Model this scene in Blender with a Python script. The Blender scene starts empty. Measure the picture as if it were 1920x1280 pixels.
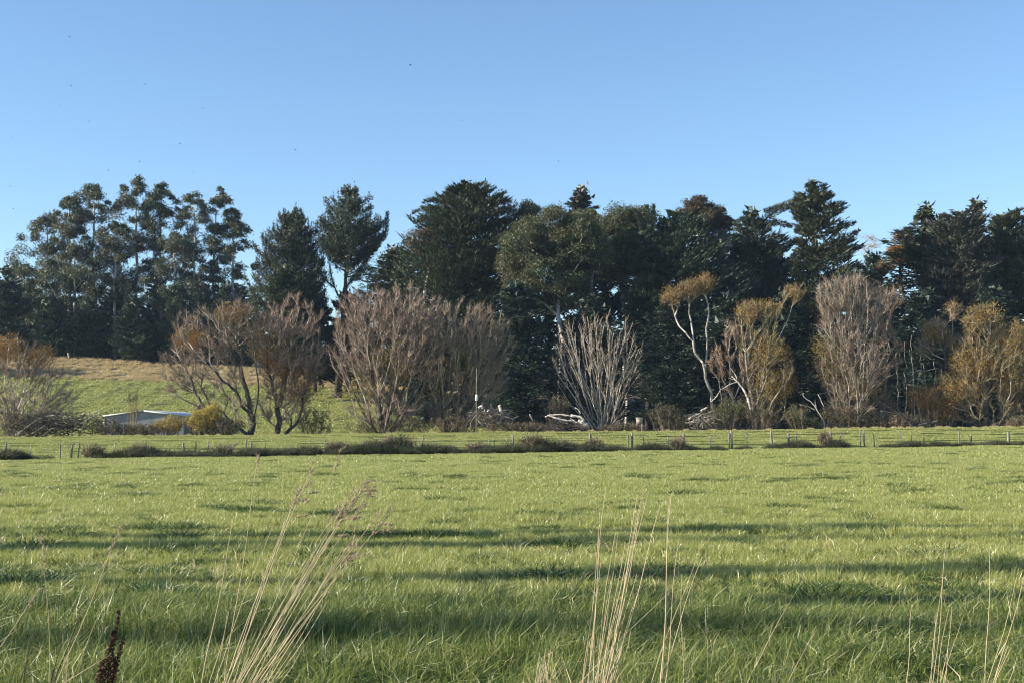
import bpy, math, random
import numpy as np
from mathutils import Vector

# ------------------------------------------------------------------ camera, sky, sun, exposure
scene = bpy.context.scene
FPX, CX, CY = 2560.0, 960.0, 640.0           # focal length and centre in photograph pixels
HORIZON = 804.0
EYE = 1.5
PITCH = math.atan((HORIZON - CY) / FPX)
cam_data = bpy.data.cameras.new('camera')
cam_data.sensor_width = 36.0
cam_data.lens = 36.0 * FPX / 1920.0
cam_data.clip_start = 0.1
cam_data.clip_end = 5000.0
cam = bpy.data.objects.new('camera', cam_data)
cam.location = (0, 0, EYE)
cam.rotation_euler = (math.pi / 2 + PITCH, 0, 0)
scene.collection.objects.link(cam)
scene.camera = cam

SUN_EL = math.radians(23.0)
SUN_OFF = math.radians(9.0)                    # sun stands to the left, a little behind the camera
to_sun = Vector((-math.cos(SUN_EL) * math.cos(SUN_OFF), -math.cos(SUN_EL) * math.sin(SUN_OFF), math.sin(SUN_EL)))
world = bpy.data.worlds.new('World')
scene.world = world
world.use_nodes = True
wn = world.node_tree.nodes
sky = wn.new('ShaderNodeTexSky')
sky.sky_type = 'NISHITA'
sky.sun_disc = False
sky.sun_elevation = SUN_EL
sky.sun_rotation = math.atan2(to_sun.x, to_sun.y)
sky.altitude = 50
sky.air_density = 1.0
sky.dust_density = 0.0
sky.ozone_density = 4.0
bg = wn['Background']
bg.inputs['Strength'].default_value = 0.098
world.node_tree.links.new(sky.outputs['Color'], bg.inputs['Color'])

sun_data = bpy.data.lights.new('sun', 'SUN')
sun_data.energy = 5.0
sun_data.angle = math.radians(0.55)
sun_data.color = (1.0, 0.92, 0.78)
sun = bpy.data.objects.new('sun', sun_data)
sun.rotation_euler = (-to_sun).to_track_quat('-Z', 'Y').to_euler()
sun.location = (-40, 0, 60)
scene.collection.objects.link(sun)
scene.view_settings.view_transform = 'Standard'
scene.view_settings.look = 'None'
scene.view_settings.exposure = 1.08
scene.view_settings.gamma = 1.0
scene.cycles.filter_width = 1.15
scene.view_settings.use_curve_mapping = False

# ------------------------------------------------------------------ helpers
rng = np.random.default_rng(7)
COL = scene.collection
cp, sp = math.cos(PITCH), math.sin(PITCH)


def P(px, py, Y):
    """world point at distance Y seen at photograph pixel (px, py)"""
    dx = (px - CX) / FPX
    dz = (CY - py) / FPX
    dy = cp - dz * sp
    t = Y / dy
    return np.array([dx * t, Y, EYE + (sp + dz * cp) * t])


def S(n, Y):
    return n / FPX * Y


def sm(a, b, x):
    t = np.clip((np.asarray(x, float) - a) / (b - a), 0, 1)
    return t * t * (3 - 2 * t)


def fence_y(x):
    return 103.0 + 0.2 * np.clip(x, -80, 80)


def tz(x, y):
    """height of the land"""
    x = np.asarray(x, float)
    y = np.asarray(y, float)
    xc = np.clip(x, -110, 110)
    z = (-0.27 + 0.011 * xc) * sm(8, 100, y)
    fy = fence_y(x)
    t = np.clip((y - fy) / (145 - fy), 0, 1)
    z = z * (1 - t) + (1.2 + 0.0104 * xc) * t
    d = sm(146.5, 153, y)
    z = z * (1 - d) + (0.1 + 0.006 * xc) * d
    hl = np.interp(y, [165, 195, 250, 271, 300, 420, 900], [0, 3.6, 11.0, 15.0, 16.6, 29, 46]) * (1 - 0.0042 * (xc + 75))
    hr = np.interp(y, [165, 215, 260, 310, 420, 900], [0, 1.5, 8, 16, 20, 26])
    w = sm(-26, 22, x)
    z = z + hl * (1 - w) + hr * w
    z = z + 0.018 * np.sin(x * 0.9 + 0.7 * y) * np.sin(y * 0.8) + 0.03 * np.sin(x * 0.23 + 1.3) * np.sin(y * 0.31 + x * 0.1)
    return z


def tag(o, label=None, cat=None, group=None, kind=None):
    if label: o['label'] = label
    if cat: o['category'] = cat
    if group: o['group'] = group
    if kind: o['kind'] = kind
    return o


def thing(name, label, cat, loc, group=None):
    o = bpy.data.objects.new(name, None)
    o.empty_display_size = 0.3
    o.location = [float(v) for v in loc]
    COL.objects.link(o)
    return tag(o, label, cat, group)


def mesh(name, V, T, mat, smooth=False):
    """mesh from a vertex array and an array of triangles or quads"""
    V = np.ascontiguousarray(V, dtype=np.float32)
    T = np.ascontiguousarray(T, dtype=np.int32)
    k = T.shape[1]
    me = bpy.data.meshes.new(name)
    me.vertices.add(len(V))
    me.vertices.foreach_set('co', V.ravel())
    me.loops.add(T.size)
    me.loops.foreach_set('vertex_index', T.ravel())
    me.polygons.add(len(T))
    me.polygons.foreach_set('loop_start', np.arange(0, T.size, k, dtype=np.int32))
    me.polygons.foreach_set('loop_total', np.full(len(T), k, dtype=np.int32))
    if smooth:
        me.polygons.foreach_set('use_smooth', np.ones(len(T), dtype=bool))
    me.update(calc_edges=True)
    if mat: me.materials.append(mat)
    return me


def obj(name, me, parent=None, loc=None):
    o = bpy.data.objects.new(name, me)
    COL.objects.link(o)
    if parent is not None: o.parent = parent
    if parent is not None and name in ('branches', 'limbs', 'twigs', 'crown', 'foliage', 'sticks', 'stems', 'seed_head', 'seed_spike', 'dry_leaves'): o['kind'] = 'stuff'
    if loc is not None: o.location = [float(v) for v in loc]
    return o


def unit(v):
    v = np.asarray(v, float)
    n = np.linalg.norm(v, axis=-1, keepdims=True)
    return v / np.maximum(n, 1e-9)


def rdir(n):
    return unit(rng.normal(size=(n, 3)))


def perp(d):
    a = rdir(len(d))
    return unit(np.cross(d, a))


class Geo:
    """collects vertices and triangles"""
    def __init__(s): s.v, s.t, s.n = [], [], 0

    def add(s, V, T):
        s.v.append(V); s.t.append(T + s.n); s.n += len(V)
        return s

    def out(s, off=None):
        V = np.concatenate(s.v); T = np.concatenate(s.t)
        return (V - np.asarray(off)) if off is not None else V, T


def tri_leaves(pos, d, L, W, side=None):
    n = len(pos)
    if side is None: side = perp(d)
    L = np.broadcast_to(np.asarray(L, float), (n,))[:, None]
    W = np.broadcast_to(np.asarray(W, float), (n,))[:, None]
    V = np.stack([pos - side * W / 2, pos + side * W / 2, pos + d * L], 1).reshape(-1, 3)
    return V, np.arange(3 * n).reshape(-1, 3)


def ribbons(pos, d, L, W, bend, side=None):
    """thin curved blades: 5 vertices, 3 triangles each"""
    n = len(pos)
    if side is None: side = perp(d)
    L = np.broadcast_to(np.asarray(L, float), (n,))[:, None]
    W = np.broadcast_to(np.asarray(W, float), (n,))[:, None]
    m = pos + d * L * 0.55
    tip = pos + unit(d * 0.55 + unit(d + bend) * 0.45) * L
    V = np.stack([pos - side * W / 2, pos + side * W / 2, m - side * W * 0.38, m + side * W * 0.38, tip], 1).reshape(-1, 3)
    base = (np.arange(n) * 5)[:, None, None]
    T = np.array([[0, 1, 3], [0, 3, 2], [2, 3, 4]])[None] + base
    return V, T.reshape(-1, 3)


def tubes(p0, p1, r0, r1, k):
    """open frusta, one per edge"""
    n = len(p0)
    if n == 0: return np.zeros((0, 3)), np.zeros((0, 3), int)
    d = unit(p1 - p0)
    ref = np.where(np.abs(d[:, 2:3]) > 0.9, np.array([[1.0, 0, 0]]), np.array([[0, 0, 1.0]]))
    a = unit(np.cross(d, ref)); b = np.cross(d, a)
    th = np.arange(k) / k * 2 * math.pi
    ring = a[:, None, :] * np.cos(th)[None, :, None] + b[:, None, :] * np.sin(th)[None, :, None]
    V = np.concatenate([p0[:, None] + ring * r0[:, None, None], p1[:, None] + ring * r1[:, None, None]], 1).reshape(-1, 3)
    i = np.arange(k); j = (i + 1) % k
    T = np.concatenate([np.stack([i, j, j + k], 1), np.stack([i, j + k, i + k], 1)])
    T = T[None] + (np.arange(n) * 2 * k)[:, None, None]
    return V, T.reshape(-1, 3)


def polytube(pts, rad, k=7, cap=True):
    """one continuous tube along a polyline"""
    pts = np.asarray(pts, float); n = len(pts)
    rad = np.broadcast_to(np.asarray(rad, float), (n,))
    tan = unit(np.gradient(pts, axis=0))
    ref = np.array([0.31, 0.22, 0.92]) if abs(tan[0][2]) < 0.9 else np.array([0.95, 0.3, 0.05])
    a = unit(np.cross(tan, ref[None])); b = np.cross(tan, a)
    th = np.arange(k) / k * 2 * math.pi
    ring = a[:, None] * np.cos(th)[None, :, None] + b[:, None] * np.sin(th)[None, :, None]
    V = (pts[:, None] + ring * rad[:, None, None]).reshape(-1, 3)
    T = []
    for s in range(n - 1):
        for i in range(k):
            j = (i + 1) % k
            T += [[s * k + i, s * k + j, s * k + k + j], [s * k + i, s * k + k + j, s * k + k + i]]
    if cap:
        V = np.vstack([V, pts[:1], pts[-1:]])
        c0, c1 = n * k, n * k + 1
        for i in range(k):
            j = (i + 1) % k
            T += [[c0, j, i], [c1, (n - 1) * k + i, (n - 1) * k + j]]
    return V, np.array(T)


def boxmesh(sx, sy, sz, cx=0, cy=0, cz=0):
    x, y, z = sx / 2, sy / 2, sz / 2
    V = np.array([[a, b, c] for a in (-x, x) for b in (-y, y) for c in (-z, z)]) + np.array([cx, cy, cz])
    T = np.array([[0, 1, 3], [0, 3, 2], [4, 6, 7], [4, 7, 5], [0, 4, 5], [0, 5, 1], [2, 3, 7], [2, 7, 6], [0, 2, 6], [0, 6, 4], [1, 5, 7], [1, 7, 3]])
    return V, T


# ------------------------------------------------------------------ materials
def nodes_of(name):
    m = bpy.data.materials.new(name); m.use_nodes = True
    nt = m.node_tree; nt.nodes.clear()
    out = nt.nodes.new('ShaderNodeOutputMaterial')
    return m, nt, out


def ramp(nt, cols, fac):
    r = nt.nodes.new('ShaderNodeValToRGB')
    els = r.color_ramp.elements
    while len(els) < len(cols): els.new(0.5)
    for i, c in enumerate(cols):
        els[i].position = i / max(1, len(cols) - 1)
        els[i].color = (c[0], c[1], c[2], 1)
    nt.links.new(fac, r.inputs['Fac'])
    return r.outputs['Color']


def foliage(name, cols, trans=0.35, rough=0.55, spec=0.25, patch=None, pscale=0.25):
    """leaf material: each leaf its own shade, broad patches of a second tint, light passing through"""
    m, nt, out = nodes_of(name); L = nt.links
    geo = nt.nodes.new('ShaderNodeNewGeometry')
    c = ramp(nt, cols, geo.outputs['Random Per Island'])
    if patch:
        tc = nt.nodes.new('ShaderNodeTexCoord')
        no = nt.nodes.new('ShaderNodeTexNoise'); no.inputs['Scale'].default_value = pscale; no.inputs['Detail'].default_value = 2
        L.new(geo.outputs['Position'], no.inputs['Vector'])
        mr = nt.nodes.new('ShaderNodeMapRange'); mr.inputs[1].default_value = 0.42; mr.inputs[2].default_value = 0.62
        L.new(no.outputs['Fac'], mr.inputs[0])
        mx = nt.nodes.new('ShaderNodeMix'); mx.data_type = 'RGBA'
        L.new(mr.outputs[0], mx.inputs[0]); L.new(c, mx.inputs[6])
        mx.inputs[7].default_value = (*patch, 1)
        c = mx.outputs[2]
    pb = nt.nodes.new('ShaderNodeBsdfPrincipled')
    pb.inputs['Roughness'].default_value = rough
    pb.inputs['Specular IOR Level'].default_value = spec
    L.new(c, pb.inputs['Base Color'])
    if trans > 0:
        tb = nt.nodes.new('ShaderNodeBsdfTranslucent'); L.new(c, tb.inputs['Color'])
        ms = nt.nodes.new('ShaderNodeMixShader'); ms.inputs[0].default_value = trans
        L.new(pb.outputs[0], ms.inputs[1]); L.new(tb.outputs[0], ms.inputs[2])
        L.new(ms.outputs[0], out.inputs['Surface'])
    else:
        L.new(pb.outputs[0], out.inputs['Surface'])
    return m


def solid(name, cols, scale=3.0, rough=0.85, stretch=(1, 1, 1), metal=0.0, bump=0.0, spec=0.3, detail=4, lo=0.3, hi=0.7):
    """noise-mottled surface"""
    m, nt, out = nodes_of(name); L = nt.links
    geo = nt.nodes.new('ShaderNodeNewGeometry')
    mp = nt.nodes.new('ShaderNodeMapping'); mp.inputs['Scale'].default_value = stretch
    L.new(geo.outputs['Position'], mp.inputs['Vector'])
    no = nt.nodes.new('ShaderNodeTexNoise'); no.inputs['Scale'].default_value = scale; no.inputs['Detail'].default_value = detail
    L.new(mp.outputs[0], no.inputs['Vector'])
    mr = nt.nodes.new('ShaderNodeMapRange'); mr.inputs[1].default_value = lo; mr.inputs[2].default_value = hi
    L.new(no.outputs['Fac'], mr.inputs[0])
    c = ramp(nt, cols, mr.outputs[0])
    pb = nt.nodes.new('ShaderNodeBsdfPrincipled')
    pb.inputs['Roughness'].default_value = rough; pb.inputs['Metallic'].default_value = metal
    pb.inputs['Specular IOR Level'].default_value = spec
    L.new(c, pb.inputs['Base Color'])
    if bump:
        bp = nt.nodes.new('ShaderNodeBump'); bp.inputs['Strength'].default_value = bump; bp.inputs['Distance'].default_value = 0.05
        L.new(no.outputs['Fac'], bp.inputs['Height']); L.new(bp.outputs[0], pb.inputs['Normal'])
    L.new(pb.outputs[0], out.inputs['Surface'])
    return m


M = {}
M['euc_leaf'] = foliage('eucalyptus leaf', [(.055, .072, .038), (.092, .112, .058), (.14, .155, .085)], .28, .45, .5, patch=(.105, .108, .062), pscale=.12)
M['euc_round'] = foliage('gum leaf olive', [(.055, .070, .028), (.092, .105, .042), (.135, .140, .060)], .28, .5, .4, patch=(.100, .092, .045), pscale=.15)
M['euc_bronze'] = foliage('gum leaf bronze', [(.07, .055, .028), (.10, .08, .04), (.13, .09, .045)], .25, .5, .35)
M['pine'] = foliage('pine needles', [(0.037, 0.055, 0.034), (0.068, 0.09, 0.05), (0.106, 0.122, 0.065)], .12, .5, .35, patch=(.05, .058, .034), pscale=.2)
M['mac'] = foliage('cypress spray', [(0.043, 0.057, 0.034), (0.073, 0.092, 0.05), (0.11, 0.125, 0.065)], .12, .5, .35, patch=(.05, .055, .03), pscale=.2)
M['mac_dark'] = foliage('dark cypress spray', [(0.037, 0.054, 0.037), (0.062, 0.083, 0.054), (0.095, 0.115, 0.07)], .1, .5, .35)
M['cedar'] = foliage('cedar spray', [(0.035, 0.055, 0.039), (0.057, 0.083, 0.054), (0.09, 0.117, 0.07)], .12, .5, .35, patch=(.028, .045, .035), pscale=.3)
M['grey_con'] = foliage('greyish conifer spray', [(0.05, 0.062, 0.045), (0.081, 0.094, 0.065), (0.112, 0.119, 0.088)], .12, .5, .35, patch=(.085, .075, .058), pscale=.25)
M['poplar_yel'] = foliage('yellow green poplar leaf', [(.13, .14, .03), (.19, .19, .045), (.24, .21, .06)], .35)
M['rust'] = foliage('dead rusty spray', [(.10, .07, .045), (.16, .115, .075), (.22, .165, .115)], .15)
M['orange'] = foliage('orange autumn leaf', [(.24, .11, .025), (.33, .16, .04), (.40, .22, .06)], .35)
M['wil_gold'] = foliage('golden willow leaf', [(.30, .18, .045), (.43, .265, .065), (.55, .37, .10)], .45, patch=(.27, .18, .055), pscale=.5)
M['wil_orange'] = foliage('rusty willow leaf', [(.25, .135, .045), (.36, .20, .065), (.46, .28, .10)], .45, patch=(.24, .16, .06), pscale=.4)
M['wil_olive'] = foliage('olive willow leaf', [(.17, .135, .045), (.25, .195, .065), (.33, .25, .08)], .45)
M['broom'] = foliage('yellow broom', [(.32, .25, .04), (.46, .35, .065), (.56, .42, .09)], .4, patch=(.24, .20, .06), pscale=.8)
M['scrub'] = foliage('brown scrub', [(.085, .07, .04), (.13, .105, .06), (.19, .15, .085)], .2, patch=(.08, .085, .04), pscale=.6)
M['scrub_green'] = foliage('green scrub', [(.06, .075, .03), (.09, .11, .04), (.14, .15, .06)], .25, patch=(.10, .085, .04), pscale=.6)
M['twig_brown'] = foliage('willow twig brown', [(.17, .125, .088), (.26, .195, .14), (.36, .285, .21)], 0, .8, .2)
M['twig_pink'] = foliage('willow twig pinkish', [(.20, .14, .105), (.30, .215, .16), (.40, .30, .23)], 0, .8, .2)
M['twig_olive'] = foliage('willow twig olive', [(.16, .125, .062), (.24, .185, .09), (.32, .255, .13)], 0, .8, .2)
M['twig_pale'] = foliage('pale twig', [(.26, .22, .175), (.36, .315, .255), (.46, .41, .345)], 0, .8, .2)
M['bark_pale'] = solid('pale bark', [(.22, .19, .15), (.40, .36, .30), (.58, .54, .47)], 1.6, .8)
M['bark_mid'] = solid('grey willow bark', [(.10, .085, .068), (.19, .165, .135), (.34, .30, .25)], 2.2, .9, bump=.4)
M['bark_limb'] = solid('pale brown limb bark', [(.15, .13, .105), (.32, .285, .235), (.56, .51, .44)], 1.4, .85)
M['bark_dark'] = solid('dark rough bark', [(.035, .03, .026), (.075, .064, .053), (.15, .13, .11)], 3.0, .95, bump=.6)
M['bark_pine'] = solid('pine bark', [(.03, .024, .02), (.06, .048, .04), (.10, .08, .065)], 2.5, .95, bump=.6)
M['bark_euc'] = solid('smooth gum bark', [(.20, .17, .14), (.42, .38, .33), (.62, .58, .52)], .5, .75, lo=.35, hi=.6)
M['wood_dead'] = solid('weathered dead wood', [(.30, .26, .21), (.52, .47, .39), (.70, .65, .56)], 2.5, .85)
M['wood_fresh'] = solid('barkless pale wood', [(.55, .47, .36), (.72, .64, .52), (.82, .76, .66)], 3.0, .8)
M['wood_post'] = solid('weathered post', [(.10, .09, .075), (.20, .18, .15), (.34, .31, .26)], 9, .9, stretch=(1, 1, .25))
M['wood_post_pale'] = solid('pale treated post', [(.15, .135, .10), (.22, .20, .15), (.31, .285, .22)], 9, .85, stretch=(1, 1, .25))
M['steel'] = solid('dull steel', [(.10, .10, .10), (.17, .165, .16), (.24, .235, .23)], 12, .5, metal=.6)
M['straw'] = foliage('dry straw', [(.40, .32, .19), (.53, .43, .26), (.63, .53, .35)], .15, .6, .3)
M['seed'] = foliage('dry seed head', [(.30, .24, .15), (.42, .33, .21), (.52, .42, .28)], .25, .7, .2)
M['dock'] = foliage('dock seed brown', [(.045, .022, .016), (.085, .042, .028), (.15, .08, .05)], .1, .8, .2)
M['dark_stem'] = solid('dark dead stem', [(.03, .025, .02), (.05, .04, .03), (.08, .065, .05)], 20, .9)
M['grass'] = foliage('pasture grass blade', [(.205, .235, .050), (.305, .335, .075), (.40, .415, .11), (.56, .53, .25)], .42, .33, .6)
M['grass_long'] = foliage('long verge grass blade', [(.080, .120, .026), (.150, .195, .040), (.25, .29, .065), (.44, .42, .19)], .42, .38, .5)
M['tuft'] = foliage('dark tuft blade', [(.045, .085, .022), (.070, .120, .030), (.105, .155, .042)], .35, .4, .45)
M['rank'] = foliage('rank grass blade', [(.040, .050, .026), (.062, .072, .036), (.10, .10, .052), (.20, .17, .095)], .3, .55, .3, patch=(.06, .07, .035), pscale=.5)
M['drygrass'] = foliage('dry bank grass', [(.38, .30, .15), (.54, .435, .235), (.66, .55, .33)], .3, .6, .25)
M['insect'] = solid('dark insect', [(.02, .02, .02), (.03, .028, .025)], 50, .5)
M['white_paint'] = solid('white cover', [(.72, .72, .70), (.80, .80, .78)], 6, .5)
M['hive'] = solid('weathered box board', [(.30, .26, .19), (.42, .37, .28)], 6, .8)
M['pale_leaf'] = solid('pale dead leaf', [(.62, .58, .48), (.75, .72, .62)], 30, .7)


def ground_material():
    m, nt, out = nodes_of('ground'); L = nt.links
    geo = nt.nodes.new('ShaderNodeNewGeometry')
    n1 = nt.nodes.new('ShaderNodeTexNoise'); n1.inputs['Scale'].default_value = 0.35; n1.inputs['Detail'].default_value = 6; n1.inputs['Roughness'].default_value = .65
    n2 = nt.nodes.new('ShaderNodeTexNoise'); n2.inputs['Scale'].default_value = 2.2; n2.inputs['Detail'].default_value = 8; n2.inputs['Roughness'].default_value = .7
    for n in (n1, n2): L.new(geo.outputs['Position'], n.inputs['Vector'])
    mr = nt.nodes.new('ShaderNodeMapRange'); mr.inputs[1].default_value = .3; mr.inputs[2].default_value = .7
    L.new(n2.outputs['Fac'], mr.inputs[0])
    green = ramp(nt, [(.055, .07, .018), (.10, .12, .028), (.15, .165, .045)], mr.outputs[0])
    mr2 = nt.nodes.new('ShaderNodeMapRange'); mr2.inputs[1].default_value = .35; mr2.inputs[2].default_value = .65
    L.new(n1.outputs['Fac'], mr2.inputs[0])
    dry = ramp(nt, [(.38, .30, .155), (.53, .43, .24), (.66, .56, .35)], mr.outputs[0])
    earth = ramp(nt, [(.045, .035, .024), (.085, .068, .046), (.14, .112, .075)], mr.outputs[0])
    a1 = nt.nodes.new('ShaderNodeAttribute'); a1.attribute_name = 'dry'
    a2 = nt.nodes.new('ShaderNodeAttribute'); a2.attribute_name = 'earth'

    def mix(f, a, b):
        x = nt.nodes.new('ShaderNodeMix'); x.data_type = 'RGBA'
        L.new(f, x.inputs[0]); L.new(a, x.inputs[6]); L.new(b, x.inputs[7]); return x.outputs[2]

    def ragged(att):
        ad = nt.nodes.new('ShaderNodeMath'); ad.operation = 'ADD'
        L.new(att, ad.inputs[0]); L.new(n2.outputs['Fac'], ad.inputs[1])
        r = nt.nodes.new('ShaderNodeMapRange'); r.inputs[1].default_value = .85; r.inputs[2].default_value = 1.1
        L.new(ad.outputs[0], r.inputs[0]); return r.outputs[0]
    c = mix(ragged(a1.outputs['Fac']), green, dry)
    c = mix(ragged(a2.outputs['Fac']), c, earth)
    pb = nt.nodes.new('ShaderNodeBsdfPrincipled'); pb.inputs['Roughness'].default_value = .9; pb.inputs['Specular IOR Level'].default_value = .15
    L.new(c, pb.inputs['Base Color'])
    bp = nt.nodes.new('ShaderNodeBump'); bp.inputs['Strength'].default_value = .8; bp.inputs['Distance'].default_value = .25
    L.new(n2.outputs['Fac'], bp.inputs['Height']); L.new(bp.outputs[0], pb.inputs['Normal'])
    L.new(pb.outputs[0], out.inputs['Surface'])
    return m


# ------------------------------------------------------------------ the land
def build_ground():
    ys = np.unique(np.concatenate([np.linspace(-40, 6, 12), np.arange(6, 60, 1.0), np.arange(60, 180, 1.5), np.arange(180, 310, 2.5), np.linspace(310, 1500, 24)]))
    xs = np.unique(np.concatenate([np.linspace(-900, -120, 16), np.arange(-120, -30, 3.0), np.arange(-30, 30, 1.0), np.arange(30, 121, 3.0), np.linspace(121, 900, 16)]))
    X, Y = np.meshgrid(xs, ys)
    Z = tz(X, Y)
    V = np.stack([X, Y, Z], -1).reshape(-1, 3)
    ny, nx = X.shape
    i = (np.arange(ny - 1)[:, None] * nx + np.arange(nx - 1)[None]).ravel()
    Q = np.stack([i, i + 1, i + nx + 1, i + nx], 1)
    me = mesh('ground', V, Q, ground_material(), True)
    x, y = V[:, 0], V[:, 1]
    left = 1 - sm(-20, 5, x)
    dry = sm(247, 251, y) * (1 - sm(272, 279, y)) * left
    dry = np.maximum(dry, .55 * sm(142, 146, y) * (1 - sm(148, 152, y)))
    earth = sm(272, 280, y) * left + sm(149, 153, y) * (1 - sm(158, 164, y)) * left + sm(149, 154, y) * (1 - left)
    for nm, a in (('dry', dry), ('earth', np.clip(earth, 0, 1))):
        at = me.attributes.new(nm, 'FLOAT', 'POINT')
        at.data.foreach_set('value', a.astype(np.float32))
    o = obj('ground', me)
    tag(o, 'green pasture rising to a grassy hillside behind the willows', 'ground', kind='structure')


build_ground()


# ------------------------------------------------------------------ scattering of uncountable growth
def scatter(name, label, cat, pts, rot, scl, idx, meshes):
    """one object that sets many copies of a few small patches on the ground"""
    lib = bpy.data.collections.new(name + '_patches')
    for i, me in enumerate(meshes):
        lib.objects.link(bpy.data.objects.new('%s_patch_%02d' % (name, i), me))
    me = bpy.data.meshes.new(name)
    me.vertices.add(len(pts)); me.vertices.foreach_set('co', np.ascontiguousarray(pts, np.float32).ravel())
    at = me.attributes.new('rot', 'FLOAT_VECTOR', 'POINT'); at.data.foreach_set('vector', np.ascontiguousarray(rot, np.float32).ravel())
    at = me.attributes.new('scl', 'FLOAT_VECTOR', 'POINT'); at.data.foreach_set('vector', np.ascontiguousarray(scl, np.float32).ravel())
    at = me.attributes.new('pick', 'INT', 'POINT'); at.data.foreach_set('value', np.ascontiguousarray(idx, np.int32))
    o = obj(name, me)
    ng = bpy.data.node_groups.new(name, 'GeometryNodeTree')
    ng.interface.new_socket('Geometry', in_out='INPUT', socket_type='NodeSocketGeometry')
    ng.interface.new_socket('Geometry', in_out='OUTPUT', socket_type='NodeSocketGeometry')
    gi = ng.nodes.new('NodeGroupInput'); go = ng.nodes.new('NodeGroupOutput')
    ci = ng.nodes.new('GeometryNodeCollectionInfo'); ci.inputs['Collection'].default_value = lib
    ci.inputs['Separate Children'].default_value = True; ci.inputs['Reset Children'].default_value = True
    ip = ng.nodes.new('GeometryNodeInstanceOnPoints'); ip.inputs['Pick Instance'].default_value = True

    def att(nm, ty):
        a = ng.nodes.new('GeometryNodeInputNamedAttribute'); a.data_type = ty; a.inputs['Name'].default_value = nm
        return a.outputs['Attribute']
    lk = ng.links
    lk.new(gi.outputs[0], ip.inputs['Points']); lk.new(ci.outputs[0], ip.inputs['Instance'])
    lk.new(att('pick', 'INT'), ip.inputs['Instance Index'])
    er = ng.nodes.new('FunctionNodeEulerToRotation'); lk.new(att('rot', 'FLOAT_VECTOR'), er.inputs[0])
    lk.new(er.outputs[0], ip.inputs['Rotation']); lk.new(att('scl', 'FLOAT_VECTOR'), ip.inputs['Scale'])
    lk.new(ip.outputs[0], go.inputs[0])
    md = o.modifiers.new('scatter', 'NODES'); md.node_group = ng
    return tag(o, label, cat, kind='stuff')


def blade_patch(name, size, n, L, W, lean, mat, clump=0.0, droop=0.5):
    p = np.zeros((n, 3)); p[:, :2] = rng.uniform(-size / 2, size / 2, (n, 2))
    if clump:
        c = rng.uniform(-size / 2, size / 2, (max(4, int(n / 40)), 2))
        k = rng.integers(0, len(c), n)
        q = c[k] + rng.normal(0, clump, (n, 2))
        use = rng.random(n) < .7
        p[use, :2] = q[use]
    p[:, 2] = -0.01
    d = rng.normal(0, .42, (n, 3)); d[:, 2] = 1; d[:, 0] += lean
    d = unit(d)
    b = rng.normal(0, .5, (n, 3)); b[:, 2] -= droop; b[:, 0] += lean
    V, T = ribbons(p, d, L * rng.uniform(.45, 1.25, n), W * rng.uniform(.7, 1.3, n), b)
    return mesh(name, V, T, mat)


def tuft_patch(name, rad, n, L, W, mat, lean=0.1, spread=.75):
    a = rng.uniform(0, 2 * math.pi, n); r = rad * np.sqrt(rng.random(n))
    p = np.stack([r * np.cos(a), r * np.sin(a), np.full(n, -.02)], 1)
    d = np.stack([np.cos(a) * r / rad * spread, np.sin(a) * r / rad * spread, np.ones(n)], 1) + rng.normal(0, .25, (n, 3))
    d[:, 0] += lean
    d = unit(d)
    b = d * [1, 1, 0] * 1.2 + rng.normal(0, .3, (n, 3)); b[:, 2] -= .5
    h = 1 - .45 * (r / rad) ** 2
    V, T = ribbons(p, d, L * h * rng.uniform(.55, 1.15, n), W * rng.uniform(.7, 1.3, n), b)
    return mesh(name, V, T, mat)


def vnoise(x, y, s, seed=0):
    return (np.sin(x * s + 1.7 * np.sin(y * s * .7 + seed)) * np.sin(y * s * 1.3 + 1.1 * np.sin(x * s * .8 + 2.3 * seed)))


def field_points(y0, y1, step, margin):
    pts = []
    y = y0
    while y < y1:
        hw = 0.375 * y * 1.08 + margin
        n = int(2 * hw / step) + 1
        x = np.linspace(-hw, hw, n) + rng.uniform(-.3, .3, n) * step
        pts.append(np.stack([x, y + rng.uniform(-.4, .4, n) * step], 1))
        y += step
    return np.concatenate(pts)


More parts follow.
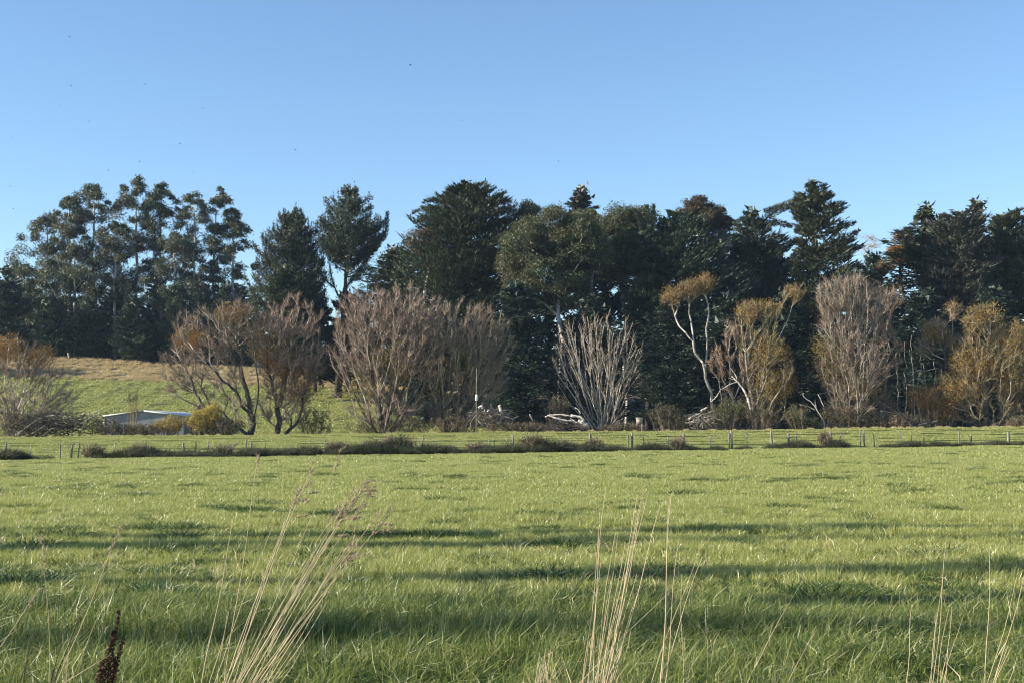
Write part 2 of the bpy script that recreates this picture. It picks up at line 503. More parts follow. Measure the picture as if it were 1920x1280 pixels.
def build_grass():
    near = [blade_patch('g', 1.0, 1700, .115, .0052, .07, M['grass'], .030) for _ in range(4)]
    long_ = [blade_patch('g', 1.0, 1150, .25, .0060, .16, M['grass_long'], .045, .7) for _ in range(4)]
    mid = [blade_patch('g', 2.2, 2600, .115, .010, .06, M['grass'], .05) for _ in range(3)]
    far = [blade_patch('g', 4.0, 3000, .12, .024, .05, M['grass'], .1) for _ in range(3)]

    def put(name, label, y0, y1, step, ms, s0, amp, hole=0):
        q = field_points(y0, y1, step, 3.0)
        n = len(q)
        pts = np.column_stack([q, tz(q[:, 0], q[:, 1])])
        rot = np.zeros((n, 3)); rot[:, 2] = rng.uniform(-.5, .5, n) + math.pi * 2 * rng.integers(0, 2, n)
        s = np.ones((n, 3)) * s0
        s[:, 2] *= 1 + amp * vnoise(q[:, 0], q[:, 1], .9) + amp * .6 * vnoise(q[:, 0], q[:, 1], 2.7, 2) + rng.uniform(-.15, .15, n)
        s[:, 2] = np.maximum(s[:, 2], .35)
        scatter(name, label, 'grass', pts, rot, s, rng.integers(0, len(ms), n), ms)
    put('verge_grass', 'longer rough grass blades at the near edge of the field', 4.6, 11.2, .72, long_, 1.0, .38)
    put('pasture_grass', 'short bright green pasture grass across the near field', 9.5, 30, .78, near, 1.0, .36)
    put('field_grass', 'short pasture grass towards the old fence', 29, 70, 1.6, mid, 1.0, .33)
    put('far_pasture_grass', 'short sunlit grass on both sides of the old fence', 69, 146, 3.1, far, 1.0, .3)

    # darker, ranker tufts the stock leave standing
    tu = [tuft_patch('t', .30, 420, .24, .008, M['tuft']) for _ in range(4)]
    q = []
    while len(q) < 1500:
        y = 7.5 + (138 - 7.5) * rng.random() ** 1.15
        x = rng.uniform(-1, 1) * (.40 * y + 3)
        if vnoise(np.array(x), np.array(y), .16, 1) + rng.normal(0, .5) > .0: q.append((x, y))
    for _ in range(150):
        y = rng.uniform(7.3, 17); q.append((rng.uniform(-1, 1) * (.40 * y + 2), y))
    q = np.array(q); n = len(q)
    pts = np.column_stack([q, tz(q[:, 0], q[:, 1])])
    rot = np.zeros((n, 3)); rot[:, 2] = rng.uniform(-.6, .6, n)
    s = rng.uniform(.5, 1.15, n)[:, None] * np.ones((n, 3)); s[:, 0] *= rng.uniform(1, 2.2, n); s[:, 2] *= rng.uniform(.55, .95, n)
    scatter('rank_tufts', 'darker green tufts standing up out of the short pasture', 'grass', pts, rot, s, rng.integers(0, 4, n), tu)

    # odd dead blades among the near grass
    dd = [tuft_patch('x', .22, 16, .24, .005, M['straw'], .1, .9) for _ in range(4)]
    y = rng.uniform(6, 18, 520); x = rng.uniform(-1, 1, 520) * (.40 * y + 2); n = 520
    rot = np.zeros((n, 3)); rot[:, 2] = rng.uniform(0, 6.28, n)
    scatter('dead_blades', 'odd straw coloured dead blades among the near grass', 'grass', np.column_stack([x, y, tz(x, y)]), rot, rng.uniform(.5, 1.2, n)[:, None] * np.ones((n, 3)), rng.integers(0, 4, n), dd)

    # rank growth along the old fence
    ra = [tuft_patch('r', .45, 380, .92, .026, M['rank'], .1, .8) for _ in range(5)]
    X, Yy, Sc = [], [], []
    for _ in range(190):
        cx = rng.uniform(-62, 9) if rng.random() < .58 else rng.uniform(-62, 64)
        if -33 < cx < -31 or -21 < cx < -19.4: continue
        rr = rng.uniform(.35, 1.2); hh = rng.uniform(.32, .85) * (1.2 if cx < 6 else 1.0) * (1.45 if rng.random() < .22 else 1)
        k = int(5 + 9 * rr)
        dx = rng.normal(0, .5, k) * rr; dy = rng.normal(-.9, .55, k)
        X.append(cx + dx); Yy.append(fence_y(cx + dx) + dy); Sc.append(np.maximum(.35, hh * (1 - .35 * (dx / rr) ** 2) * rng.uniform(.75, 1.1, k)))
    k = 420; xx = rng.uniform(-62, 64, k); xx = xx[vnoise(xx, xx * .4, .7, 2) + rng.normal(0, .3, k) > -.25]; k = len(xx); X.append(xx); Yy.append(fence_y(xx) + rng.normal(-.9, .6, k)); Sc.append(rng.uniform(.22, .58, k))
    x, y, big = np.concatenate(X), np.concatenate(Yy), np.concatenate(Sc); n = len(x)
    pts = np.column_stack([x, y, tz(x, y)])
    rot = np.zeros((n, 3)); rot[:, 2] = rng.uniform(0, 6.28, n)
    s = big[:, None] * np.ones((n, 3)); s[:, :2] *= 1.15
    scatter('fence_rank_grass', 'rank grey green grass and weeds growing along the old fence', 'grass', pts, rot, s, rng.integers(0, 5, n), ra)

    # dry grass on the far bank and along the crest before the willows
    dr = [tuft_patch('d', .7, 160, .75, .05, M['drygrass'], .1, .7) for _ in range(3)]
    n = 2600
    x = rng.uniform(-135, -14, n); y = rng.uniform(249, 273, n)
    x2 = rng.uniform(-64, 64, 420); y2 = rng.uniform(145.3, 148.5, 420)
    k2 = (x2 > 38) | (rng.random(420) < .22)
    s = np.concatenate([rng.uniform(.6, 1.2, n), rng.uniform(.2, .45, k2.sum())])
    x = np.concatenate([x, x2[k2]]); y = np.concatenate([y, y2[k2]]); n = len(x)
    pts = np.column_stack([x, y, tz(x, y)])
    rot = np.zeros((n, 3)); rot[:, 2] = rng.uniform(0, 6.28, n)
    scatter('dry_bank_grass', 'straw coloured dry grass on the bank below the gum trees', 'grass', pts, rot, s[:, None] * np.ones((n, 3)), rng.integers(0, 3, n), dr)
    # hillside pasture
    hi = [blade_patch('h', 8.0, 2200, .22, .07, .1, M['grass'], .2) for _ in range(2)]
    q = np.stack(np.meshgrid(np.arange(-125, 0, 6.0), np.arange(164, 250, 6.0)), -1).reshape(-1, 2) + rng.uniform(-1, 1, (15 * 21, 2))
    n = len(q)
    sl = np.arctan2(tz(q[:, 0], q[:, 1] + 2) - tz(q[:, 0], q[:, 1] - 2), 4)
    rot = np.zeros((n, 3)); rot[:, 0] = sl
    scatter('hill_grass', 'green pasture grass on the slope behind the shed', 'grass', np.column_stack([q, tz(q[:, 0], q[:, 1])]), rot, np.ones((n, 3)), rng.integers(0, 2, n), hi)


build_grass()


# ------------------------------------------------------------------ tree skeletons
def grow(stem, targets, bf=.5, down=1.5, relax=2, jitter=.05, stem_par=None):
    """joins targets to a stem by a path-weighted spanning tree; returns positions and parents"""
    stem = np.asarray(stem, float); targets = np.asarray(targets, float)
    ns, nt_ = len(stem), len(targets)
    pos = np.vstack([stem, targets]); par = np.full(ns + nt_, -1); path = np.zeros(ns + nt_)
    for i in range(1, ns):
        j = i - 1 if stem_par is None else stem_par[i]
        par[i] = j; path[i] = path[j] + np.linalg.norm(stem[i] - stem[j])
    order = list(range(ns))
    best = np.full(nt_, np.inf); who = np.zeros(nt_, int)

    def upd(j):
        v = targets - pos[j]
        c = np.linalg.norm(v, axis=1) + down * np.maximum(0, -v[:, 2]) + bf * path[j]
        k = c < best
        best[k] = c[k]; who[k] = j
    for j in range(ns): upd(j)
    free = np.ones(nt_, bool)
    for _ in range(nt_):
        i = int(np.argmin(np.where(free, best, np.inf)))
        free[i] = False; j = ns + i
        par[j] = who[i]; path[j] = path[who[i]] + np.linalg.norm(pos[j] - pos[who[i]])
        order.append(j); upd(j)
    # renumber so that parents come first
    order = np.array(order); inv = np.empty_like(order); inv[order] = np.arange(len(order))
    pos = pos[order]; par = np.where(par[order] >= 0, inv[par[order]], -1)
    # halve the edges, with a little crookedness
    n = len(pos); P2 = list(pos); par2 = par.copy().tolist()
    for i in range(1, n):
        a, b = pos[par[i]], pos[i]; l = np.linalg.norm(b - a)
        mid = (a + b) / 2 + rng.normal(0, jitter, 3) * l - np.array([0, 0, .06]) * l * (np.linalg.norm((b - a)[:2]) / max(l, 1e-6))
        P2.append(mid); par2.append(par2[i]); par2[i] = len(P2) - 1
    pos = np.array(P2); par = np.array(par2)
    for _ in range(relax):
        s = np.zeros_like(pos); c = np.zeros(len(pos))
        np.add.at(s, par[1:], pos[1:]); np.add.at(c, par[1:], 1)
        has = c > 0; has[:ns] = False
        avg = (s[has] / c[has][:, None] + pos[par[has]]) / 2
        pos[has] = pos[has] * .55 + avg * .45
    return pos, par


def depth_order(par):
    n = len(par); d = np.full(n, -1); d[par < 0] = 0
    ch = [[] for _ in range(n)]
    for i, p in enumerate(par):
        if p >= 0: ch[p].append(i)
    order = [i for i in range(n) if par[i] < 0]; k = 0
    while k < len(order):
        order += ch[order[k]]; k += 1
    return order, ch


def radii(pos, par, r_tip, r_base):
    order, ch = depth_order(par)
    tips = np.zeros(len(par))
    for i in reversed(order):
        if not ch[i]: tips[i] = 1
        if par[i] >= 0: tips[par[i]] += tips[i]
    N = tips.max()
    e = math.log(max(r_base / r_tip, 1.01)) / math.log(max(N, 2))
    return r_tip * tips ** e, tips


def in_ellipsoids(ells, n, Y, thick=1.0, shell=.35, up=0.0):
    """points spread through ellipsoids given by their place and size in the photograph at distance Y"""
    w = np.array([e[2] * e[3] for e in ells], float); w /= w.sum()
    out = []
    for e, k in zip(ells, rng.multinomial(n, w)):
        c = P(e[0], e[1], Y)
        dy = e[4] if len(e) > 4 else 0
        c = c + np.array([0, dy, 0])
        d = rdir(k); d[:, 2] += up * np.abs(d[:, 2]); r = (shell + (1 - shell) * rng.random(k)) ** .6
        R = np.array([S(e[2], Y), S(min(e[2], e[3] * 1.2), Y) * thick, S(e[3], Y)])
        out.append(c + unit(d) * r[:, None] * R)
    return np.concatenate(out)


def stem_line(base, top, n=6, wob=.25):
    t = np.linspace(0, 1, n)[:, None]
    p = np.asarray(base) * (1 - t) + np.asarray(top) * t
    p[1:-1] += rng.normal(0, wob, (n - 2, 3)) * [1, 1, .2]
    return p


def gp(px, Y):
    """point on the ground at distance Y below photograph column px"""
    x = (px - CX) / FPX * Y * 1.002
    return np.array([x, Y, float(tz(x, Y)) - .05])


# ---- willows ------------------------------------------------------------
def willow(name, label, cat, base_px, Y, ells, ntar=260, r_base=.35, twigs=9000, twig_mat='twig_brown', leaves=0, leaf_mat='wil_gold', leaf_ells=None,
           stems=None, bark='bark_mid', limb='bark_pale', bf=.55, tw_len=.85, tw_w=.030, group=None, split=.075, up=.75, forks=None):
    base = gp(base_px, Y)
    if stems is None:
        lo_, hi_ = min(e[0] - e[2] for e in ells), max(e[0] + e[2] for e in ells)
        ells = [(e[0], e[1], e[2] * 1.12, e[3] * 1.10) for e in ells]
        ells = ells + [((lo_ + hi_) / 2 * .6 + base_px * .4, 765, (hi_ - lo_) * .36, 40)]
    twigs = int(twigs * 1.7)
    ntar = int(ntar * 2.1)
    tar = in_ellipsoids(ells, ntar, Y)
    st, sp_ = list(stem_line(base, base + np.array([0, 0, .8]), 3, .05)), [-1, 0, 1]
    for line_ in (forks or []):                      # main limbs, each starting at the nearest point of those before
        pl = [P(a, b, Y + rng.normal(0, .5)) for a, b in line_]
        dist = [np.linalg.norm(np.array(q)[[0, 2]] - pl[0][[0, 2]]) for q in st]
        j = int(np.argmin(dist)); prev = np.array(st[j])
        for q in pl:
            if np.linalg.norm(q - prev) < .45: continue
            for f_ in (.5, 1.0):
                st.append(prev * (1 - f_) + q * f_ + (rng.normal(0, .12, 3) if f_ < 1 else 0)); sp_.append(j); j = len(st) - 1
            prev = q
    pos, par = grow(st, tar, bf=bf, down=2.5, relax=3, jitter=.07, stem_par=sp_)
    rad, tips = radii(pos, par, .02, r_base)
    root = thing(name, label, cat, base, group)
    e = np.arange(1, len(pos)); e = e[par[e] >= 0]
    p0, p1, r0, r1 = pos[par[e]], pos[e], np.minimum(rad[par[e]], rad[e] * 1.35), rad[e]
    big = r1 > split
    g = Geo().add(*tubes(p0[big], p1[big], r0[big], r1[big], 7))
    # flare at the foot
    obj('trunk', mesh('trunk', *g.out(base), M[bark], True), root)
    g = Geo().add(*tubes(p0[~big], p1[~big], np.maximum(r0[~big], .036), np.maximum(r1[~big], .026), 3))
    obj('limbs', mesh('limbs', *g.out(base), M[limb], True), root)
    # twigs
    thin = np.where(tips < 7)[0]; thin = thin[par[thin] >= 0]
    k = rng.choice(thin, twigs)
    t = rng.random(twigs)[:, None]
    q = pos[par[k]] * (1 - t) + pos[k] * t
    cen = P(ells[0][0], ells[0][1], Y); cen = pos.mean(0)
    outw = unit((q - cen) * [1, 1, .6])
    d = unit(unit(pos[k] - pos[par[k]]) * .7 + outw * .45 + np.array([0, 0, up]) + rng.normal(0, .62, (twigs, 3)))
    V, T = ribbons(q, d, tw_len * rng.uniform(.35, 1.2, twigs), tw_w * rng.uniform(.6, 1.4, twigs), rng.normal(0, .35, (twigs, 3)) + [0, 0, .15])
    obj('twigs', mesh('twigs', V - base, T, M[twig_mat]), root)
    if leaves:
        if leaf_ells:
            c = in_ellipsoids(leaf_ells, leaves // 18, Y, shell=.1)
        else:
            c = (q + d * tw_len * .5)[rng.integers(0, twigs, leaves // 18)]
        lp = np.repeat(c, 18, 0) + rng.normal(0, .28, (len(c) * 18, 3)) * [1, 1, 1.2]
        ld = unit(rng.normal(0, .7, lp.shape) + [0, 0, -.3])
        V, T = tri_leaves(lp, ld, rng.uniform(.12, .24, len(lp)), rng.uniform(.05, .10, len(lp)))
        obj('foliage', mesh('foliage', V - base, T, M[leaf_mat]), root)
    return root


# ---- gum trees ----------------------------------------------------------
def leaf_clumps(cs, rs, per, L, W, droop=.6, flat=.75):
    n = len(cs)
    c = np.repeat(cs, per, 0); r = np.repeat(rs, per)[:, None]
    d = rdir(len(c)); d[:, 2] = np.where(d[:, 2] < -.3, -d[:, 2], d[:, 2])
    p = c + d * r * (rng.random(len(c)) ** .45)[:, None] * [1, 1, flat] * (1 + .25 * np.sin(7 * d[:, :1] + 5 * d[:, 1:2]))
    ld = unit(rng.normal(0, .6, p.shape) + d * .5 + [0, 0, -droop])
    return tri_leaves(p, ld, L * rng.uniform(.6, 1.3, len(p)), W * rng.uniform(.6, 1.3, len(p)))


def gum(label, px, top_py, hw, Y, nclump=46, per=265, low=.16, mat='euc_leaf', group='tall gum trees in a row on the hill', lean=0, base_px=None):
    base = gp(base_px or px, Y); top = P(px + lean, top_py, Y); H = top[2] - base[2]
    W = S(hw, Y) * 1.58; nclump = int(nclump * 2.0)
    st = stem_line(base, top - [0, 0, .05 * H], 10, .22)
    t = np.concatenate([low + (1 - low) * rng.random(nclump - 6) ** 1.05, np.linspace(.86, .985, 6)])
    prof = np.interp(t, [0, .15, .3, .55, .75, .9, 1.0], [.6, .85, 1.0, 1.0, .92, .66, .12])
    a = rng.uniform(0, 2 * math.pi, nclump); rr = W * prof * rng.uniform(.2, 1.0, nclump) ** .75
    ax = base + (top - base) * t[:, None]
    cs = ax + np.stack([np.cos(a) * rr, np.sin(a) * rr, np.zeros(nclump)], 1)
    rs = W * rng.uniform(.14, .33, nclump) * np.interp(t, [0, .8, 1], [1, .95, .55])
    pos, par = grow(st, cs, bf=.25, down=2.0, relax=2, jitter=.04)
    rad, _ = radii(pos, par, .035, .42)
    root = thing('gum_tree', label, 'tree', base, group)
    e = np.arange(1, len(pos)); p0, p1 = pos[par[e]], pos[e]
    stem = rad[e] > .16
    r0 = np.minimum(rad[par[e]], rad[e] * 1.25)
    obj('trunk', mesh('trunk', *Geo().add(*tubes(p0[stem], p1[stem], r0[stem], rad[e][stem], 7)).out(base), M['bark_euc'], True), root)
    obj('branches', mesh('branches', *Geo().add(*tubes(p0[~stem], p1[~stem], r0[~stem], rad[e][~stem], 4)).out(base), M['bark_euc'], True), root)
    V, T = leaf_clumps(cs, rs, per, .44, .20, .55, 1.05)
    obj('crown', mesh('crown', V - base, T, M[mat]), root)
    return root


def round_tree(name, label, px, Y, ells, nclump=90, per=420, mat='euc_round', rb=.5, group=None, fill=.25, L=.30, W=.13, rclump=(.9, 1.7), bark='bark_euc', trunk_top=None, thick=1.0, cat='tree'):
    base = gp(px, Y)
    cs = in_ellipsoids(ells, nclump, Y, thick, shell=.55, up=.3)
    inner = in_ellipsoids(ells, int(nclump * fill), Y, thick * .7, shell=.0)
    cs = np.concatenate([cs, inner])
    rs = rng.uniform(*rclump, len(cs))
    tt = P(*(trunk_top or (ells[0][0], ells[0][1])), Y)
    st = stem_line(base, tt, 8, .3)
    pos, par = grow(st, cs, bf=.3, down=1.5, relax=2, jitter=.05)
    rad, _ = radii(pos, par, .035, rb)
    root = thing(name, label, cat, base, group)
    e = np.arange(1, len(pos)); r0 = np.minimum(rad[par[e]], rad[e] * 1.3)
    big = rad[e] > .18
    obj('trunk', mesh('trunk', *Geo().add(*tubes(pos[par[e]][big], pos[e][big], r0[big], rad[e][big], 7)).out(base), M[bark], True), root)
    obj('branches', mesh('branches', *Geo().add(*tubes(pos[par[e]][~big], pos[e][~big], r0[~big], rad[e][~big], 4)).out(base), M[bark], True), root)
    V, T = leaf_clumps(cs, rs, per, L, W, .4, .85)
    obj('crown', mesh('crown', V - base, T, M[mat]), root)
    return root


# ---- conifers -----------------------------------------------------------
def conifer(name, label, px, Y, rows, style='mac', nb=170, mat='mac', group=None, low_py=None, extra=(), core=1.0, dense=1.0, bark='bark_pine', spray_L=1.0, cat='tree', leaf=1.0):
    """rows: (py, left px, right px) outline, top first"""
    base = gp(px, Y)
    rows = sorted(rows)
    zr = np.array([P(px, r[0], Y)[2] for r in rows]); xl = np.array([P(r[1], 700, Y)[0] for r in rows]); xr = np.array([P(r[2], 700, Y)[0] for r in rows])
    # extend the outline down to the ground at its lowest width
    top = np.array([(xl[0] + xr[0]) / 2, Y, zr[0]]); H = top[2] - base[2]
    ztop, zlow = zr[0], max(zr[-1], base[2] + .06 * H)
    zo, lo, ro = zr[::-1], xl[::-1], xr[::-1]
    u = rng.random(nb) ** .92
    z = zlow + (ztop - zlow) * np.sort(u)
    z[-6:] = ztop - np.array([.05, .045, .03, .02, .01, 0.0]) * (ztop - zlow)
    ax = base[0] + (top[0] - base[0]) * np.clip((z - base[2]) / H, 0, 1)
    rl = np.maximum(ax - np.interp(z, zo, lo), .25); rr = np.maximum(np.interp(z, zo, ro) - ax, .25)
    az = np.arange(nb) * 2.39996 + rng.normal(0, .3, nb)
    ca = np.cos(az)
    R = rl * (.5 - .5 * ca) + rr * (.5 + .5 * ca)
    lump = 1 + .16 * np.sin(3 * az + z * .9 + px) * np.sin(z * .55 + az + px * .3)
    if style == 'pine': R = R * rng.uniform(.70, 1.06, nb) * (1 + .26 * np.sin(2 * az + z * .8 + px) * np.sin(z * .9 + 3 * az))
    else: R = R * (.68 + .5 * rng.random(nb) ** .8) * lump
    rise = {'mac': .30, 'cedar': .02, 'pine': .55, 'fir': .10}[style] * rng.uniform(.4, 1.5, nb)
    start = {'mac': -.05, 'cedar': .0, 'pine': .05, 'fir': -.1}[style]
    g = Geo(); gb = Geo(); pts, dirs, tt = [], [], []
    ns = 5
    s = np.linspace(0, 1, ns)
    hor = np.stack([np.cos(az), np.sin(az), np.zeros(nb)], 1)
    topk = np.clip((z - zlow) / max(ztop - zlow, .1), 0, 1)
    B = np.stack([ax, np.full(nb, Y), z - R * rise * .8], 1)
    B[:, 2] = np.maximum(B[:, 2], base[2] + .3)
    line = B[:, None] + hor[:, None] * (R[:, None] * s[None])[..., None]
    line[..., 2] += R[:, None] * (start * s[None] + rise[:, None] * s[None] ** 1.8) + (rng.normal(0, .05, (nb, 1)) * R[:, None] * s[None])
    bend = rng.normal(0, .08, (nb, 1, 1)) * np.stack([-np.sin(az), np.cos(az), 0 * az], 1)[:, None] * (R[:, None] * s[None] ** 2)[..., None]
    line = line + bend
    br0 = np.clip(.02 + R * .018, .03, .16)
    for i in range(ns - 1):
        gb.add(*tubes(line[:, i], line[:, i + 1], br0 * (1 - .8 * s[i]), br0 * (1 - .8 * s[i + 1]), 3))
    # sprays
    per = np.maximum(5, (R * 4.4 * dense).astype(int) + 5)
    bi = np.repeat(np.arange(nb), per)
    f = .22 + .78 * rng.random(len(bi)) ** .75
    k = np.minimum((f * (ns - 1)).astype(int), ns - 2); w = f * (ns - 1) - k
    p = line[bi, k] * (1 - w)[:, None] + line[bi, k + 1] * w[:, None]
    d = unit(line[bi, k + 1] - line[bi, k])
    sidev = np.stack([-np.sin(az), np.cos(az), 0 * az], 1)[bi]
    lat = rng.normal(0, .55, len(bi))
    p = p + sidev * (rng.normal(0, .13, len(bi)) * R[bi] * (.35 + f))[:, None] + np.array([0, 0, 1.0]) * (rng.normal(0, .05, len(bi)) * R[bi])[:, None]
    sub = unit(d + sidev * lat[:, None] + np.array([0, 0, .10 if style in ('cedar', 'fir') else .22]))
    sl = spray_L * (np.clip(R[bi] * .30, .45, 1.7)) * (1.05 - .45 * f) * rng.uniform(.6, 1.2, len(bi))
    if style == 'pine':
        m = 17
        pp = np.repeat(p + sub * sl[:, None] * .25, m, 0); dd = np.repeat(unit(sub + [0, 0, .5]), m, 0)
        rr_ = np.repeat(np.clip(sl, .4, .9), m)[:, None]
        pp = pp + dd * rng.uniform(-.5, .9, (len(pp), 1)) * rr_ + rdir(len(pp)) * rr_ * .5 * rng.random((len(pp), 1)) ** .5
        ld = unit(dd * .8 + rng.normal(0, .55, pp.shape))
        V, T = tri_leaves(pp, ld, .42 * rng.uniform(.6, 1.2, len(pp)), .14)
    else:
        m = 9
        q = rng.random((len(bi), m)) ** .8
        pp = (p[:, None] + sub[:, None] * (sl[:, None] * q)[..., None]).reshape(-1, 3)
        subr = np.repeat(sub, m, 0)
        flatside = unit(np.cross(subr, np.array([0, 0, 1.0])))
        lift = .30 if style == 'mac' else .02
        ld = unit(subr * .95 + flatside * rng.normal(0, .55, (len(pp), 1)) + np.array([0, 0, lift]) + rng.normal(0, .16, pp.shape))
        pp = pp + rng.normal(0, .05, pp.shape) + flatside * rng.normal(0, .16, (len(pp), 1))
        up = unit(np.cross(ld, rng.normal(0, .45, pp.shape) + np.array([0, 0, 1.0])))
        LL = leaf * (.56 if style == 'mac' else .50) * rng.uniform(.6, 1.5, len(pp)) * np.repeat(1.1 - .35 * f, m)
        V, T = tri_leaves(pp, ld, LL, .36 * LL + .03, up)
    g.add(V, T)
    if style in ('mac', 'fir'):
        kt = 14
        pe = np.repeat(line[:, -1], kt, 0); de = np.repeat(unit(line[:, -1] - line[:, -2]), kt, 0); te = np.repeat(np.clip(R * .26, .4, 1.35), kt)
        dj = unit(de + rng.normal(0, .24, pe.shape) + [0, 0, .20])
        back = rng.uniform(-.9, .35, (len(pe), 1)) * te[:, None]
        g.add(*tri_leaves(pe + de * back + rng.normal(0, .12, pe.shape), dj, te * rng.uniform(.6, 1.5, len(pe)), .17 * rng.uniform(.6, 1.3, len(pe))))
    if style == 'pine':
        kt = 26
        hgt = np.repeat(rng.uniform(.4, 1.7, nb), kt); u2 = rng.random(nb * kt)
        pe = np.repeat(line[:, -1], kt, 0) + np.stack([0 * u2, 0 * u2, hgt * u2], 1) + rdir(nb * kt) * (.34 * (1.05 - u2) * rng.random(nb * kt) ** .5)[:, None]
        g.add(*tri_leaves(pe, unit(rng.normal(0, .5, pe.shape) + [0, 0, .8]), .40 * rng.uniform(.6, 1.2, len(pe)), .13))
    nt2 = 46
    pt = top + np.stack([rng.normal(0, .10, nt2), rng.normal(0, .10, nt2), rng.uniform(-1.3, .05, nt2)], 1)
    g.add(*tri_leaves(pt, unit(rng.normal(0, .45, (nt2, 3)) + [0, 0, .9]), rng.uniform(.35, .75, nt2), .15))
    # deep inner foliage
    nc = int(1700 * core)
    if nc:
        i = rng.integers(0, nb, nc); f2 = rng.uniform(.1, .62, nc); k = (f2 * (ns - 1)).astype(int)
        q = line[i, k] + rng.normal(0, .5, (nc, 3))
        g.add(*tri_leaves(q, rdir(nc), rng.uniform(.6, 1.2, nc), rng.uniform(.4, .8, nc)))
    for (pts_px, thick, hairs) in extra:          # single marked limbs: polyline in photograph pixels
        pl = np.array([P(a, b, Y) for a, b in pts_px])
        tl = np.linspace(0, len(pl) - 1, 14); ii = np.minimum(tl.astype(int), len(pl) - 2); ww = (tl - ii)[:, None]
        pl = pl[ii] * (1 - ww) + pl[ii + 1] * ww
        gb.add(*polytube(pl, np.linspace(.16, .04, 14), 5))
        n = hairs
        t = rng.random(n) * 12.99; ii = t.astype(int); ww = (t - ii)[:, None]
        c = pl[ii] * (1 - ww) + pl[ii + 1] * ww
        dd = unit(pl[ii + 1] - pl[ii]); th = thick * np.interp(t, [0, 9, 13], [1, .9, .35])
        rad = perp(dd)
        g.add(*tri_leaves(c + rad * (th * rng.random(n) ** .6)[:, None], unit(dd * .9 + rad * .7 + [0, 0, .25] + rng.normal(0, .2, (n, 3))), rng.uniform(.25, .6, n), .13))
    root = thing(name, label, cat, base, group)
    st = np.linspace(0, 1, 9)[:, None]
    tl = base * (1 - st) + (top + [0, 0, .1]) * st
    tl[1:-1, :2] += rng.normal(0, .12, (7, 2))
    tr = np.interp(st[:, 0], [0, .06, 1], [1.35, 1.0, .08]) * np.clip(H * .016, .15, .6)
    obj('trunk', mesh('trunk', *Geo().add(*polytube(tl, tr, 8)).out(base), M[bark], True), root)
    obj('branches', mesh('branches', *gb.out(base), M[bark], True), root)
    obj('crown', mesh('crown', *g.out(base), M[mat]), root)
    return root


# ------------------------------------------------------------------ the wood
G_GUM = 'tall gum trees in a row on the hill'
for a in [
    ('shorter gum tree at the left end of the row, below its neighbours', 42, 500, 34, 290, 34),
    ('gum tree with rounded leafy top, second from the left in the row', 88, 408, 42, 287, 48),
    ('gum tree stepping up towards the tall one, third from the left', 132, 371, 36, 284, 46),
    ('tall gum tree left of the sky notch in the row', 176, 350, 38, 288, 50),
    ('tallest gum tree, with a narrow pointed top right of the sky notch', 255, 337, 36, 285, 52),
    ('slender gum tree with a lollipop top beside the tallest gum', 303, 349, 30, 290, 42),
    ('gum tree with pale straight trunk, third from the right in the row', 366, 364, 34, 284, 46),
    ('pointed gum tree second from the right end of the row', 402, 351, 34, 289, 46),
    ('gum tree at the right end of the row, its crown sloping down', 436, 392, 30, 286, 42),
]:
    gum(a[0], a[1], a[2], a[3], a[4], a[5], group=G_GUM)
gum('lower leafy gum filling the sky notch between the two tall groups', 216, 418, 34, 282, 40, 270, .1, group=G_GUM)
gum('bushy gum tree in front of the right half of the row', 330, 440, 40, 280, 44, 270, .12, group=G_GUM)
gum('bushy low gum in front of the left half of the row', 140, 470, 44, 280, 44, 270, .12, group=G_GUM)

G_CON = 'dark evergreen trees of the wood'
conifer('cypress_tree', 'dark evergreen at the left edge below the gum trees', 10, 276, [(505, 4, 12), (560, -25, 40), (640, -40, 55), (690, -35, 50)], mat='mac_dark', nb=120, group=G_CON)
conifer('cypress_tree', 'low dark cypress under the gums, left of the dry bank', 92, 274, [(560, 86, 98), (600, 65, 120), (680, 62, 130)], mat='mac_dark', nb=90, group=G_CON)
conifer('cypress_tree', 'low dark cypress with upswept sprays standing at the foot of the tallest gum', 245, 274, [(565, 238, 252), (610, 215, 275), (668, 208, 288)], mat='mac_dark', nb=90, group=G_CON)
conifer('cypress_tree', 'dark low evergreen beneath the gums right of the pale posts', 330, 276, [(540, 322, 340), (600, 300, 365), (690, 295, 375)], mat='mac_dark', nb=90, group=G_CON)
conifer('cypress_tree', 'dark low evergreen at the right end of the gum row', 420, 276, [(540, 415, 428), (600, 385, 455), (690, 380, 465)], mat='mac_dark', nb=90, group=G_CON)
conifer('cypress_tree', 'dark low evergreen second from the left edge beneath the gums', 168, 277, [(570, 160, 175), (610, 140, 200), (682, 138, 202)], mat='mac_dark', nb=80, group=G_CON)

conifer('pine_tree', 'dense dark pine with candle tips, right of the gum trees', 548, 235, [(398, 538, 560), (425, 512, 588), (460, 492, 600), (520, 474, 606), (580, 462, 608), (660, 470, 605)], 'pine', 190, 'pine', G_CON, dense=1.1)
conifer('cypress_tree', 'young green cypress in front of the dense dark pine', 528, 224, [(505, 524, 532), (550, 500, 556), (610, 478, 585), (690, 468, 600)], mat='mac', nb=120, group=G_CON)
conifer('pine_tree', 'open pine with dark bent trunk and sky showing through its branches', 634, 232,
        [(360, 640, 668), (378, 618, 690), (400, 598, 700), (425, 594, 722), (455, 596, 728), (480, 606, 716)], 'pine', 105, 'pine', G_CON, dense=.85, core=.35,
        extra=[([(640, 570), (624, 530), (616, 490), (622, 450)], .35, 260), ([(648, 540), (676, 505), (700, 470), (716, 415)], .45, 700), ([(700, 470), (722, 440), (727, 398)], .5, 700), ([(640, 560), (655, 500), (662, 450)], .2, 60), ([(650, 520), (690, 515), (706, 520)], .45, 260), ([(628, 540), (604, 520), (600, 505)], .4, 240)])
